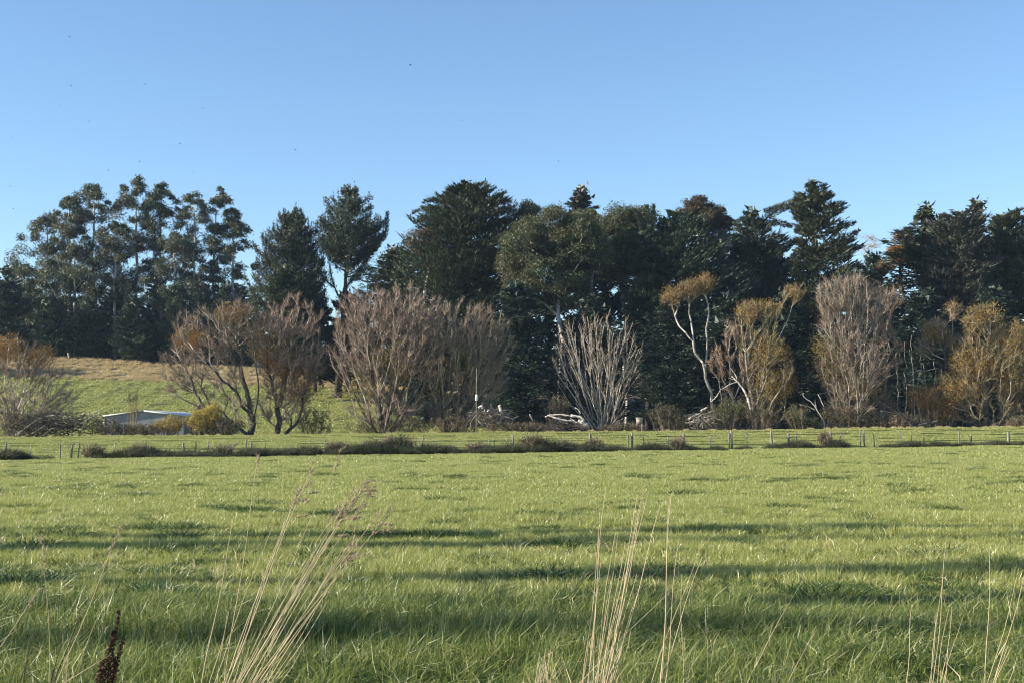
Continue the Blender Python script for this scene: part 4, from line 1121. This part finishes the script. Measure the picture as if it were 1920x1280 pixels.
for f in (.95, .70):
    pl = []
    for a, b in zip(tops[:-1], tops[1:]):
        pa = a[2] * (1 - f) + a[3] * f; pb = b[2] * (1 - f) + b[3] * f
        pl += [pa - [0, .06, 0], (pa + pb) / 2 - [0, .06, .03]]
    pl.append(tops[-1][2] * (1 - f) + tops[-1][3] * f - [0, .06, 0])
    V, T = polytube(np.array(pl), .0018, 4)
    obj('wire', mesh('wire', V - off, T, M['steel']), froot)

# fence below the gum trees
x_a, x_b = -86.0, -62.0
b0 = np.array([x_a, 277.0, float(tz(x_a, 277.0))])
hroot = thing('hill_fence', 'far fence of pale posts on the hill below the gum trees', 'fence', b0)
pp = []
for i, px in enumerate([148, 168, 189, 207, 226, 237, 265, 278, 290, 306, 318, 328]):
    x = (px - CX) / FPX * 277; b = np.array([x, 277, float(tz(x, 277)) - .2]); t = b + [rng.normal(0, .05), 0, 1.5 + rng.uniform(-.1, .2)]
    V, T = polytube(np.array([b, (b + t) / 2, t]), .085, 5)
    obj('post', mesh('post', V - b0, T, M['wood_post_pale']), hroot); pp.append(t)
for dz in (.12, .5):
    V, T = polytube(np.array(pp) - [0, .09, dz], .006, 4)
    obj('wire', mesh('wire', V - b0, T, M['steel']), hroot)


# ------------------------------------------------------------------ shed
def build_shed():
    Yf = 170.0
    xl, xr = P(196, 780, Yf)[0], P(345, 779, Yf)[0]
    L = 24.0; g0 = .4
    ze, zp = P(345, 779, Yf)[2], P(270, 769.5, Yf)[2]
    xm = (xl + xr) / 2
    base = np.array([xm, Yf, g0])
    root = thing('farm_shed', 'low grey corrugated iron shed with a roof coloured white for its sky reflection below the green slope', 'shed', base)
    iron = solid('corrugated iron', [(.22, .22, .215), (.34, .34, .335), (.44, .44, .43)], .8, .5, (1, 1, .35), .35, 0, .4)
    roofm = solid('roof with painted sky sheen', [(.70, .71, .72), (.80, .81, .82)], .5, .45, (1, 1, 1), .0, 0, .5)  # near-white base colour carries the sky's reflection on galvanised iron
    dark = solid('painted doorway shade', [(.02, .02, .02), (.04, .038, .035)], 2, .9)
    trim = solid('pale barge board', [(.55, .55, .53), (.66, .66, .64)], 3, .6)
    # walls with corrugations: zigzag ribbons
    def wall(p, q, ztop):
        n = int(np.linalg.norm(np.array(q) - np.array(p)) / .076)
        t = np.linspace(0, 1, n)[:, None]
        l = np.array(p)[None] * (1 - t) + np.array(q)[None] * t
        d = np.array(q) - np.array(p); nv = np.array([d[1], -d[0]]) / np.linalg.norm(d)
        l = l + nv[None] * (np.arange(n) % 2 * .018)[:, None]
        zt = ztop(t[:, 0])
        V = np.concatenate([np.column_stack([l, np.full(n, base[2] - .6)]), np.column_stack([l, zt])])
        i = np.arange(n - 1)
        return V, np.concatenate([np.stack([i, i + 1, i + n + 1], 1), np.stack([i, i + n + 1, i + n], 1)])
    gab = lambda t: ze + (zp - ze) * (1 - np.abs(2 * t - 1))
    flat = lambda t: np.full(len(t), ze)
    for p, q, f in [((xl, Yf), (xr, Yf), gab), ((xr, Yf), (xr, Yf + 3.4), flat), ((xr, Yf + 7.0), (xr, Yf + L), flat), ((xr, Yf + L), (xl, Yf + L), gab), ((xl, Yf + L), (xl, Yf), flat)]:
        V, T = wall(p, q, f); obj('wall', mesh('wall', V - base, T, iron), root)
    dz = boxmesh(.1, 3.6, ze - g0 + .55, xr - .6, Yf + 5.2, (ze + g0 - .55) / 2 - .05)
    obj('doorway', mesh('doorway', dz[0] - base, dz[1], dark), root)  # near-black sheet paints in the shade inside the open doorway
    # roof slopes as thin slabs with ribs
    for s, xe in ((-1, xl), (1, xr)):
        xo = xe + s * .25; zo_ = ze - .25 * (zp - ze) / (xm - xl)
        n = int((L + .5) / .15); ys = np.linspace(Yf - .25, Yf + L + .25, n); rib = (np.arange(n) % 4 == 0) * .035
        V = np.concatenate([np.column_stack([np.full(n, xm), ys, zp + .05 + rib]), np.column_stack([np.full(n, xo), ys, zo_ + .05 + rib]),
                            np.column_stack([np.full(n, xm), ys, np.full(n, zp + .01)]), np.column_stack([np.full(n, xo), ys, np.full(n, zo_ + .01)])])
        i = np.arange(n - 1)
        T = np.concatenate([np.stack([i, i + 1, i + n + 1], 1), np.stack([i, i + n + 1, i + n], 1),
                            np.stack([i + 2 * n, i + 3 * n, i + 3 * n + 1], 1), np.stack([i + 2 * n, i + 3 * n + 1, i + 2 * n + 1], 1),
                            np.stack([i + n, i + n + 1, i + 3 * n + 1], 1), np.stack([i + n, i + 3 * n + 1, i + 3 * n], 1)])
        obj('roof_slope', mesh('roof_slope', V - base, T, roofm), root)
        bb = polytube(np.array([[xm, Yf - .27, zp + .0], [xo, Yf - .27, zo_ + .0]]), .07, 4)
        obj('barge_board', mesh('barge_board', bb[0] - base, bb[1], trim), root)
    cp_ = polytube(np.array([[xl - .02, Yf - .02, g0 - .6], [xl - .02, Yf - .02, ze - .06]]), .06, 4)
    obj('corner_post', mesh('corner_post', cp_[0] - base, cp_[1], trim), root)


build_shed()


# ------------------------------------------------------------------ mast, box, fallen timber
Ym = 148.5
b = gp(893.5, Ym); t = P(893.5, 690, Ym)
mroot = thing('mast', 'thin upright mast with a white canister before the brown willow', 'mast', b)
V, T = polytube(np.array([b - [0, 0, .3], (b + t) / 2, t]), [.075, .06, .035], 6); obj('pole', mesh('pole', V - b, T, M['wood_post']), mroot)
c0, c1 = P(893.5, 750, Ym), P(893.5, 740, Ym)
V, T = polytube(np.array([c0 - [0, 0, .05], c0, c1, c1 + [0, 0, .06]]), [.06, .15, .15, .07], 10); obj('canister', mesh('canister', V - b, T, M['white_paint']), mroot)
w0 = P(893.5, 785, Ym); V, T = polytube(np.array([w0, P(906, 798, Ym)]), .04, 5); obj('stay', mesh('stay', V - b, T, M['wood_dead']), mroot)

Yb = 150.0
b = gp(1198, Yb); top = P(1198, 783, Yb)
broot = thing('wooden_box', 'small weathered wooden box on legs in the scrub below the dark cedar', 'box', b)
w = S(13, Yb)
V, T = boxmesh(w, w * .8, .09, b[0], Yb, top[2]); obj('lid', mesh('lid', V - b, T, M['wood_dead']), broot)
V, T = boxmesh(w * .85, w * .7, .55, b[0], Yb, top[2] - .33); obj('body', mesh('body', V - b, T, M['hive']), broot)
for sx in (-1, 1):
    for sy in (-1, 1):
        z0 = b[2] - .1; z1 = top[2] - .6
        V, T = boxmesh(.07, .07, z1 - z0, b[0] + sx * w * .36, Yb + sy * w * .28, (z0 + z1) / 2); obj('leg', mesh('leg', V - b, T, M['wood_dead']), broot)


def curvepts(pl, n=12, wob=.0):
    pl = np.asarray(pl, float); t = np.linspace(0, len(pl) - 1, n); i = np.minimum(t.astype(int), len(pl) - 2); w = (t - i)[:, None]
    q = pl[i] * (1 - w) + pl[i + 1] * w
    for _ in range(2): q[1:-1] = q[1:-1] * .5 + (q[:-2] + q[2:]) * .25
    q[1:-1] += rng.normal(0, wob, q[1:-1].shape)
    return q


def fallen(name, label, cat, Y, logs, sticks=(), mat='wood_fresh', debris=None):
    """logs: (px polyline, radius at start, radius at end, depth offset)"""
    x = np.mean([p[0] for l in logs for p in l[0]]); b = gp(x, Y)
    root = thing(name, label, cat, b, None)
    for pl, r0, r1, dy in logs:
        q = curvepts([P(px, py, Y + dy) for px, py in pl], 12, .02)
        V, T = polytube(q, np.linspace(S(r0, Y), S(r1, Y), 12) * rng.uniform(.85, 1.12, 12), 9)
        obj('log' if r0 > 2.2 else 'branch', mesh('log', V - b, T, M[mat], True), root)
    if debris:
        (cx, cy, rx, ry), n, dm = debris
        c = P(cx, cy, Y); d = rng.normal(0, .5, (n, 3)); p = c + np.clip(d, -1, 1) * [S(rx, Y), 1.2, S(ry, Y)]
        p[:, 2] = np.maximum(p[:, 2], tz(p[:, 0], p[:, 1]) + .1)
        dd = unit(rng.normal(0, 1, (n, 3)) * [1, .7, .55]); ln = rng.uniform(.4, 1.9, n)[:, None]
        rr = rng.uniform(.012, .05, n)
        V, T = tubes(p - dd * ln / 2, p + dd * ln / 2, rr, rr * .5, 4)
        obj('sticks', mesh('sticks', V - b, T, M[dm]), root)
    return root


fallen('fallen_tree', 'white barkless fallen trunk with a sawn end beside the bare silvery willow', 'fallen tree', 149.5,
       [([(1084, 789), (1092, 793), (1100, 799)], 4.6, 5.6, 0), ([(1095, 788), (1088, 781), (1070, 778)], 2.6, 2.4, .4), ([(1075, 789), (1060, 788), (1040, 783), (1030, 778)], 2.2, 1.6, .2),
        ([(1070, 779), (1052, 776), (1028, 778), (1022, 781)], 1.6, .9, -.2), ([(1082, 792), (1076, 788), (1070, 783)], 1.0, .7, -.3), ([(1036, 801), (1042, 801), (1049, 804)], 1.0, 1.3, -.4),
        ([(1078, 763), (1086, 769), (1088, 774)], .7, .9, .3), ([(1060, 798), (1066, 793), (1050, 790)], .8, .5, -.2)], debris=((1055, 798, 34, 10), 260, 'bark_dark'))
fallen('fallen_tree', 'splintered pale heap of fallen timber right of the mast', 'fallen tree', 150.5,
       [([(941, 779), (938, 765), (936, 759)], 2.2, 3.2, 0), ([(932, 770), (935, 776)], 1.4, 1.6, .2), ([(914, 769), (922, 773), (930, 777), (940, 781)], 3.0, 2.2, .2), ([(943, 772), (942, 780), (941, 785)], 2.0, 1.4, -.1),
        ([(927, 788), (933, 792), (940, 790)], 2.0, 2.6, -.3), ([(904, 771), (910, 769)], .9, 1.1, .1), ([(897, 764), (903, 760), (905, 766)], 1.8, 2.2, .3), ([(881, 800), (884, 788), (892, 778)], .7, .6, -.4),
        ([(964, 783), (972, 779)], .9, .6, 0), ([(993, 776), (999, 788)], .8, .6, 0), ([(946, 781), (952, 783)], .8, .8, 0)], debris=((920, 782, 36, 14), 420, 'bark_mid'))
fallen('fallen_tree', 'dead white branches tangled at the foot of the slender pale-trunked willow', 'fallen tree', 150,
       [([(1292, 785), (1300, 780), (1312, 774)], 1.8, 1.4, 0), ([(1314, 770), (1322, 765), (1326, 763)], 1.6, 1.2, .2), ([(1320, 782), (1330, 779)], 1.3, 1.0, 0), ([(1312, 800), (1318, 790), (1330, 784)], .9, .5, -.2), ([(1296, 790), (1302, 787)], 1.2, .8, -.2)],
       mat='wood_dead', debris=((1318, 788, 26, 14), 120, 'bark_mid'))
fallen('dead_snag', 'white shattered dead branch leaning left of the golden brown willow', 'fallen tree', 152,
       [([(1402, 745), (1392, 725), (1380, 712), (1372, 705)], 2.2, 1.0, 0), ([(1384, 716), (1372, 718), (1358, 726), (1350, 730)], 1.2, .5, 0), ([(1382, 712), (1378, 700), (1370, 690)], 1.0, .4, .2), ([(1380, 712), (1366, 708)], .8, .3, 0),
        ([(1350, 732), (1342, 745), (1334, 752)], .8, .9, 0), ([(1402, 745), (1410, 775), (1413, 802)], 2.2, 2.6, 0), ([(1392, 722), (1394, 706)], .8, .3, .1)], mat='wood_dead')
fallen('dead_snag', 'bleached dead limbs curling up left of the tall bare willow', 'fallen tree', 151,
       [([(1545, 790), (1535, 772), (1522, 752), (1506, 744), (1506, 736)], 1.2, .5, 0), ([(1528, 768), (1518, 762), (1500, 758)], .8, .4, 0), ([(1540, 780), (1530, 765), (1528, 748)], .8, .4, .2), ([(1545, 762), (1534, 738)], .8, .5, 0), ([(1545, 790), (1545, 806)], 1.3, 1.5, 0)], mat='wood_dead')
fallen('fallen_tree', 'long dark fallen limb lying under the half dead willow', 'fallen tree', 150,
       [([(1712, 800), (1698, 783), (1680, 774), (1650, 770)], 3.0, 1.2, 0), ([(1712, 800), (1730, 795), (1762, 788)], 3.4, 2.0, .2), ([(1740, 793), (1728, 782), (1714, 775)], 1.0, .6, 0), ([(1690, 778), (1670, 764), (1648, 752)], .9, .4, .1)], mat='bark_dark')
fallen('brush_heap', 'dark heap of dead branches at the left beside the shed', 'brush pile', 150,
       [([(30, 815), (70, 785), (110, 775), (150, 790)], 1.8, 1.0, 0), ([(60, 812), (95, 790), (125, 800)], 1.6, .9, -.3), ([(178, 778), (165, 786), (150, 795)], 2.2, 1.2, 0), ([(183, 770), (170, 774), (160, 780)], 1.0, .6, .1), ([(182, 790), (186, 772), (184, 766)], 1.0, .7, .1),
        ([(150, 806), (158, 794), (160, 786)], 1.0, .8, -.4), ([(80, 815), (100, 800), (118, 806)], 1.2, .8, -.5), ([(45, 806), (60, 792), (90, 780)], 1.2, .7, .3)], mat='wood_dead', debris=((105, 795, 90, 22), 900, 'bark_dark'))
# grey dead stems standing in the thicket
def dead_stems(label, Y, items):
    b = gp(np.mean([i[0] for i in items]), Y); root = thing('dead_thicket', label, 'dead tree', b)
    for (px, py, tx, ty) in items:
        q = curvepts([P(px, py, Y), P((px + tx) / 2 + rng.normal(0, 6), (py + ty) / 2, Y), P(tx + rng.normal(0, 4), ty, Y)], 12, .10)
        V, T = polytube(q, np.linspace(.065, .015, 12), 5); obj('stem', mesh('stem', V - b, T, M['bark_pale'], True), root)
dead_stems('row of grey dead stems standing right of the tall bare willow', 158,
           [(1700, 800, 1694, 640), (1706, 800, 1708, 655), (1716, 800, 1713, 628), (1725, 800, 1728, 665), (1738, 800, 1735, 680), (1745, 800, 1752, 672), (1752, 800, 1760, 690), (1690, 800, 1686, 660), (1733, 720, 1696, 690), (1760, 690, 1700, 700)])

conifer('cypress_tree', 'dark cypress outside the left edge whose shadow falls along the dry bank', -160, 249, [(575, -168, -152), (620, -190, -130), (690, -195, -125)], mat='mac_dark', nb=80, group='trees left of the dry bank')
conifer('cypress_tree', 'farther dark cypress outside the left edge, above the dry bank', -260, 250, [(560, -268, -252), (620, -290, -230), (690, -295, -225)], mat='mac_dark', nb=80, group='trees left of the dry bank')

# ------------------------------------------------------------------ narrow poplars left of the frame, whose shadows cross the field
for i, (yb, xs, h, wd) in enumerate([(16.1, -23, 20, .45), (14.1, -25, 20, .60), (10.2, -24, 19, .75), (7.9, -22, 18, .42), (5.9, -23, 18, .75)]):
    base = np.array([xs, yb, float(tz(xs, yb)) - .05])
    root = thing('poplar_tree', ['farthest', 'fourth', 'third', 'second', 'nearest'][i] + ' of five narrow poplars standing left of the field, outside the picture', 'tree', base, 'poplars left of the field')
    V, T = polytube(np.array([base, base + [0, 0, h * .5], base + [0, 0, h]]), [.26, .17, .03], 8)
    obj('trunk', mesh('trunk', V - base, T, M['bark_mid'], True), root)
    n = 5200
    z = h * (.06 + .92 * rng.random(n)); z = z[np.sin(z * 1.7 + i) + np.sin(z * .75 + 2 * i) + rng.normal(0, .5, n) > -.7]; n = len(z); a = rng.uniform(0, 6.28, n)
    r = wd * np.interp(z / h, [0, .15, .6, 1], [.5, 1, .9, .15]) * np.sqrt(rng.random(n))
    p = base + np.stack([np.cos(a) * r * 1.3, np.sin(a) * r, z], 1)
    V, T = tri_leaves(p, unit(rng.normal(0, .5, (n, 3)) + [0, 0, .6]), rng.uniform(.10, .22, n), .11)
    obj('crown', mesh('crown', V - base, T, M['poplar_yel']), root)


# ------------------------------------------------------------------ dry stalks in the foreground
def stalk(parent, b0, Y, bx, by, tx, ty, head=0, bend=0.0, r=.0024, mat='straw', branchy=0):
    """dead stalk from photograph line (bx,by)-(tx,ty), run down to the ground"""
    tip = P(tx, ty, Y)
    low = P(bx, by, Y)
    d = (low - tip); gz = float(tz(low[0], Y)) - .03
    k = (gz - tip[2]) / d[2]
    foot = tip + d * k
    foot[1] += rng.normal(0, .05); tip[1] += rng.normal(0, .12)
    n = 9; t = np.linspace(0, 1, n)[:, None]
    q = foot * (1 - t) + tip * t
    q[:, 0] += bend * (t[:, 0] ** 2.2 - t[:, 0]) + .006 * np.sin(t[:, 0] * 9 + rng.random() * 6)
    V, T = polytube(q, np.linspace(r * 1.25, r * .42, n), 5)
    s = obj('stalk', mesh('stalk', V - b0, T, M[mat], True), parent)
    if head:
        dv = unit(q[-1] - q[-2]); m = int(90 * head)
        f = rng.random(m); c = q[-1] - dv * (.17 * head * f)[:, None]
        sd = perp(np.tile(dv, (m, 1)))
        V, T = tri_leaves(c + sd * .004, unit(dv * .8 + sd * .55), rng.uniform(.010, .022, m), .0045)
        g = Geo().add(V, T)
        for j in range(branchy):
            p = q[-1] - dv * rng.uniform(.02, .22); e = unit(dv + perp(dv[None])[0] * .7 + [.25, 0, 0]); ln = rng.uniform(.05, .13)
            bl = np.array([p, p + e * ln * .6, p + e * ln + [.02, 0, -.012]])
            g.add(*polytube(bl, [.0011, .0009, .0006], 3))
            m2 = 46; c = bl[1] + (bl[2] - bl[1]) * rng.random((m2, 1)); sd = perp(np.tile(e, (m2, 1)))
            g.add(*tri_leaves(c + sd * .003, unit(e * .8 + sd * .5), rng.uniform(.009, .018, m2), .004))
        V, T = g.out(b0)
        obj('seed_head', mesh('seed_head', V, T, M['seed']), s)
    return s


def straw_base(parent, b0, cx, Y, w, n, h):
    x = (cx - CX) / FPX * Y
    p = np.stack([x + rng.normal(0, w, n), Y + rng.normal(0, w * .7, n), np.zeros(n)], 1); p[:, 2] = tz(p[:, 0], p[:, 1]) - .02
    d = unit(np.stack([rng.normal(.12, .3, n), rng.normal(0, .25, n), np.ones(n)], 1))
    V, T = ribbons(p, d, h * rng.uniform(.3, 1.1, n), .006, rng.normal(0, .5, (n, 3)) + [.2, 0, -.3])
    obj('dry_leaves', mesh('dry_leaves', V - b0, T, M['straw']), parent)


Y1 = 6.6
b0 = gp(470, Y1)
c1 = thing('dry_grass_clump', 'clump of tall dry grass stalks with seed heads leaning right, left of centre', 'dry grass', b0, 'dry grass clumps in the foreground')
for s in [
    (389, 1280, 466, 958, .0, 0, .02), (399, 1280, 514, 972, 0, 0, .0), (427, 1280, 570, 905, .9, 3, .03), (432, 1260, 566, 912, .5, 1, .02), (440, 1280, 535, 960, 0, 0, .0), (402, 1240, 436, 1120, 0, 0, 0),
    (455, 1280, 680, 905, 1, 3, .06), (460, 1280, 690, 900, 1, 4, .07), (463, 1280, 672, 912, 1, 3, .05), (468, 1280, 665, 930, 1, 3, .05), (452, 1280, 640, 945, .7, 2, .04), (458, 1280, 655, 955, .7, 2, .04),
    (447, 1280, 620, 985, 0, 0, .03), (470, 1280, 600, 1020, 0, 0, .03), (475, 1280, 700, 918, .9, 2, .06), (480, 1280, 740, 948, .8, 3, .06), (485, 1280, 712, 955, .7, 2, .05),
    (478, 1280, 676, 1004, .5, 2, .03), (484, 1280, 660, 1010, .6, 2, .03), (492, 1280, 668, 1030, .4, 2, .02), (500, 1280, 655, 1042, .4, 1, .0), (496, 1270, 640, 1030, 0, 0, .02), (508, 1280, 636, 1070, 0, 0, 0),
    (515, 1280, 612, 1130, 0, 0, 0), (522, 1280, 572, 1208, 0, 0, 0), (440, 1280, 480, 1180, 0, 0, 0), (420, 1280, 455, 1200, 0, 0, 0), (410, 1280, 425, 1150, 0, 0, 0), (472, 1280, 560, 1110, 0, 0, 0), (488, 1280, 590, 1085, 0, 0, 0), (430, 1280, 592, 862, .6, 1, .03), (425, 1280, 508, 848, .4, 0, .02), (450, 1280, 632, 858, .5, 1, .04)]:
    stalk(c1, b0, Y1 + rng.normal(0, .12), s[0], s[1], s[2], s[3], s[4], s[6], r=rng.uniform(.0017, .0030), branchy=s[5])
straw_base(c1, b0, 455, Y1, .12, 120, .35)

Y2 = 6.7
b0 = gp(1135, Y2)
c2 = thing('dry_grass_clump', 'clump of straight upright bare straw stalks right of centre', 'dry grass', b0, 'dry grass clumps in the foreground')
for s in [(1102, 1280, 1131, 908), (1108, 1280, 1130, 962), (1096, 1280, 1122, 1000), (1114, 1280, 1150, 1000), (1120, 1280, 1158, 1002), (1124, 1280, 1160, 1005), (1126, 1280, 1190, 922), (1130, 1280, 1207, 905), (1132, 1280, 1211, 922), (1136, 1280, 1206, 935),
          (1142, 1280, 1205, 962), (1140, 1280, 1184, 1065), (1148, 1280, 1197, 1112), (1156, 1280, 1181, 1180), (1146, 1280, 1240, 945), (1118, 1280, 1140, 1090), (1122, 1280, 1146, 1085), (1128, 1280, 1170, 1120), (1112, 1280, 1128, 1060),
          (1133, 1280, 1160, 1130), (1095, 1270, 1100, 1200), (1128, 1240, 1256, 1108), (1150, 1260, 1190, 1160)]:
    stalk(c2, b0, Y2 + rng.normal(0, .10), s[0], s[1], s[2], s[3], 0, .0, r=rng.uniform(.0018, .0032))
straw_base(c2, b0, 1125, Y2, .07, 150, .38)

b0 = gp(1240, 6.5)
c3 = thing('dry_grass_clump', 'few tall thin straw stalks just right of the upright clump', 'dry grass', b0, 'dry grass clumps in the foreground')
for s in [(1238, 1280, 1254, 922, .0036), (1243, 1270, 1256, 930, .0024), (1245, 1270, 1267, 1003, .0024), (1236, 1280, 1312, 1040, .0026), (1285, 1260, 1291, 1088, .0018)]:
    stalk(c3, b0, 6.5, s[0], s[1], s[2], s[3], 0, .0, r=s[4])

b0 = gp(1015, 7.4)
c4 = thing('dry_grass_clump', 'short stubby straw clump left of the upright stalks at the bottom', 'dry grass', b0, 'dry grass clumps in the foreground')
for i in range(14):
    bx = 1000 + rng.uniform(0, 32); stalk(c4, b0, 7.4 + rng.normal(0, .05), bx, 1285, bx + rng.uniform(-6, 22), rng.uniform(1190, 1250), 0, 0, r=.0028)
straw_base(c4, b0, 1012, 7.4, .05, 60, .25)

b0 = gp(108, 6.8)
c5 = thing('dry_grass_clump', 'pair of tall stalks with plump seed heads near the left edge', 'dry grass', b0, 'dry grass clumps in the foreground')
stalk(c5, b0, 6.8, 105, 1270, 108, 992, 1.0, 0, .0020); stalk(c5, b0, 6.8, 105, 1280, 240, 984, 1.0, .02, .0024)
stalk(c5, b0, 6.8, 118, 1265, 152, 1170, 0, 0, .0022); stalk(c5, b0, 6.8, 135, 1265, 150, 1175, 0, 0, .0024); stalk(c5, b0, 6.8, 122, 1260, 120, 1190, 0, 0, .002); stalk(c5, b0, 6.7, 125, 1275, 212, 1225, 0, 0, .003)
straw_base(c5, b0, 125, 6.8, .07, 60, .22)

b0 = gp(60, 6.6)
c6 = thing('dead_weed', 'thin dark dead weed stems in the lower left corner', 'weed', b0)
for s in [(48, 1280, 72, 1210), (72, 1212, 84, 1165), (92, 1275, 122, 1170), (105, 1240, 138, 1140), (60, 1275, 30, 1240)]:
    stalk(c6, b0, 6.6, s[0], s[1], s[2], s[3], 0, 0, .0035, 'dark_stem')

b0 = gp(10, 6.9)
c7 = thing('dry_grass_clump', 'yellowish bent stalks at the left edge', 'dry grass', b0, 'dry grass clumps in the foreground')
stalk(c7, b0, 6.9, 0, 1205, 66, 1104, .7, .0, .0024); stalk(c7, b0, 6.9, 5, 1200, 38, 1175, 0, 0, .0028)

b0 = gp(1770, 6.8)
c8 = thing('dry_grass_clump', 'loose straw clump near the lower right corner', 'dry grass', b0, 'dry grass clumps in the foreground')
for s in [(1706, 1265, 1729, 1140), (1750, 1250, 1776, 1060), (1755, 1250, 1782, 1010), (1748, 1270, 1768, 1130), (1770, 1270, 1795, 1140), (1760, 1275, 1772, 1180), (1745, 1275, 1760, 1150), (1775, 1280, 1810, 1160)]:
    stalk(c8, b0, 6.8 + rng.normal(0, .1), s[0], s[1], s[2], s[3], 0, 0, r=rng.uniform(.0016, .0024))
straw_base(c8, b0, 1755, 6.8, .07, 70, .3)

b0 = gp(1870, 6.6)
c9 = thing('dry_grass_clump', 'tall bent straw stalks at the right edge', 'dry grass', b0, 'dry grass clumps in the foreground')
for s in [(1858, 1280, 1922, 1065), (1862, 1280, 1886, 1210), (1850, 1280, 1868, 1200), (1893, 1280, 1910, 1230), (1878, 1100, 1885, 1030), (1880, 1110, 1892, 1032)]:
    stalk(c9, b0, 6.6, s[0], s[1], s[2], s[3], 0, 0, r=rng.uniform(.002, .003))
straw_base(c9, b0, 1868, 6.6, .05, 50, .25)

b0 = gp(1410, 6.7)
c10 = thing('dry_grass_clump', 'few thin pale stalks slanting right, right of centre at the bottom', 'dry grass', b0, 'dry grass clumps in the foreground')
for s in [(1397, 1264, 1500, 1076), (1471, 1275, 1514, 1163), (1332, 1275, 1335, 1148), (1284, 1100, 1312, 1020), (1455, 1280, 1470, 1225)]:
    stalk(c10, b0, 6.7, s[0], s[1], s[2], s[3], 0, 0, r=.002)

# dock plant
Yd = 6.7
b0 = gp(195, Yd); root = thing('dock_plant', 'dead dark brown dock plant with crusty seed spikes in the lower left', 'weed', b0)
for (bx, by, tx, ty, dens, w) in [(200, 1280, 224, 1142, 420, .017), (192, 1285, 212, 1180, 320, .022), (206, 1285, 233, 1195, 300, .020), (184, 1290, 193, 1235, 260, .03), (210, 1290, 216, 1230, 260, .03)]:
    tip = P(tx, ty, Yd); low = P(bx, by, Yd); d = low - tip; foot = tip + d * ((float(tz(low[0], Yd)) - .03 - tip[2]) / d[2])
    q = curvepts([foot, low, tip], 8, .003)
    V, T = polytube(q, np.linspace(.005, .002, 8), 5); s = obj('stem', mesh('stem', V - b0, T, M['dark_stem']), root)
    f = rng.random(dens) ** .9; ph = (np.floor(f * 14) / 14 + rng.normal(.03, .012, dens)).clip(0, 1)
    c = low * (1 - ph[:, None]) + tip * ph[:, None]; sd = rdir(dens)
    V, T = tri_leaves(c + sd * (w * (1.1 - .75 * ph) * rng.random(dens) ** .5)[:, None], rdir(dens), .011, .010)
    obj('seed_spike', mesh('seed_spike', V - b0, T, M['dock']), s)
q = np.array([P(199, 1190, Yd), P(197, 1183, Yd), P(200, 1176, Yd), P(206, 1172, Yd)]); V, T = polytube(q, [.002, .0035, .003, .001], 5)
obj('curled_leaf', mesh('curled_leaf', V - b0, T, M['straw']), root)

# one pale fallen leaf in the grass
p = P(1650, 1258, 7.9); zg = float(tz(p[0], p[1]))
lf = np.array([[0, 0, 0], [.02, .01, .03], [.028, .0, .062], [.012, -.01, .085], [-.012, .012, .05], [-.01, 0, .02]])
T = np.array([[0, 1, 5], [1, 4, 5], [1, 2, 4], [2, 3, 4]])
V = np.vstack([lf, lf + [0, .002, 0]]); T = np.vstack([T, T[:, ::-1] + 6])
lo = obj('dead_leaf', mesh('dead_leaf', V, T, M['pale_leaf']), None, (p[0], p[1], zg + .02))
tag(lo, 'pale dead leaf standing in the grass at the bottom right of centre', 'leaf')

# ------------------------------------------------------------------ midges in the air
def insect_mesh():
    g = Geo().add(*polytube(np.array([[-.006, 0, 0], [-.002, 0, .0006], [.003, 0, .0008], [.006, 0, 0]]), [.0008, .002, .0022, .0008], 6))
    return g.out()
V, T = insect_mesh(); body = mesh('body', V, T, M['insect'])
wing = mesh('wing', np.array([[.002, 0, .001], [-.003, .002, .004], [-.006, .007, .008], [.001, .008, .009], [.003, .004, .005]]), np.array([[0, 1, 4], [1, 2, 4], [2, 3, 4]]), M['insect'])
for (px, py) in [(130, 70), (135, 107), (134, 161), (197, 172), (168, 228), (223, 188), (112, 199), (46, 298), (271, 159), (262, 304), (204, 320), (360, 86), (361, 322), (338, 270), (341, 233), (380, 203), (20, 350), (25, 392), (769, 123), (867, 227), (952, 254), (554, 282), (1047, 303), (577, 294), (22, 260)]:
    Yi = rng.uniform(8.5, 13)
    p = P(px, py, Yi)
    r = thing('insect', 'tiny dark insect flying in the open sky', 'insect', p, 'insects in the sky')
    r.rotation_euler = (rng.uniform(-.6, .6), rng.uniform(-.6, .6), rng.uniform(0, 6.28)); sc = rng.uniform(.5, .95); r.scale = (sc, sc, sc)
    obj('body', body, r); obj('wing', wing, r); w2 = obj('wing', wing, r); w2.scale = (1, -1, 1)

# ------------------------------------------------------------------ the air between
V, T = boxmesh(1900, 1640, 66, 0, 735, 25)
hz = bpy.data.materials.new('haze'); hz.use_nodes = True
hn = hz.node_tree; hn.nodes.clear()
ho = hn.nodes.new('ShaderNodeOutputMaterial'); pv = hn.nodes.new('ShaderNodeVolumePrincipled')
pv.inputs['Color'].default_value = (.55, .76, 1.0, 1); pv.inputs['Density'].default_value = 0.00008
pv.inputs['Anisotropy'].default_value = 0.0
hn.links.new(pv.outputs[0], ho.inputs['Volume'])
tag(obj('haze', mesh('haze', V, T, hz)), 'thin bluish air over the whole field and wood', 'haze', kind='stuff')
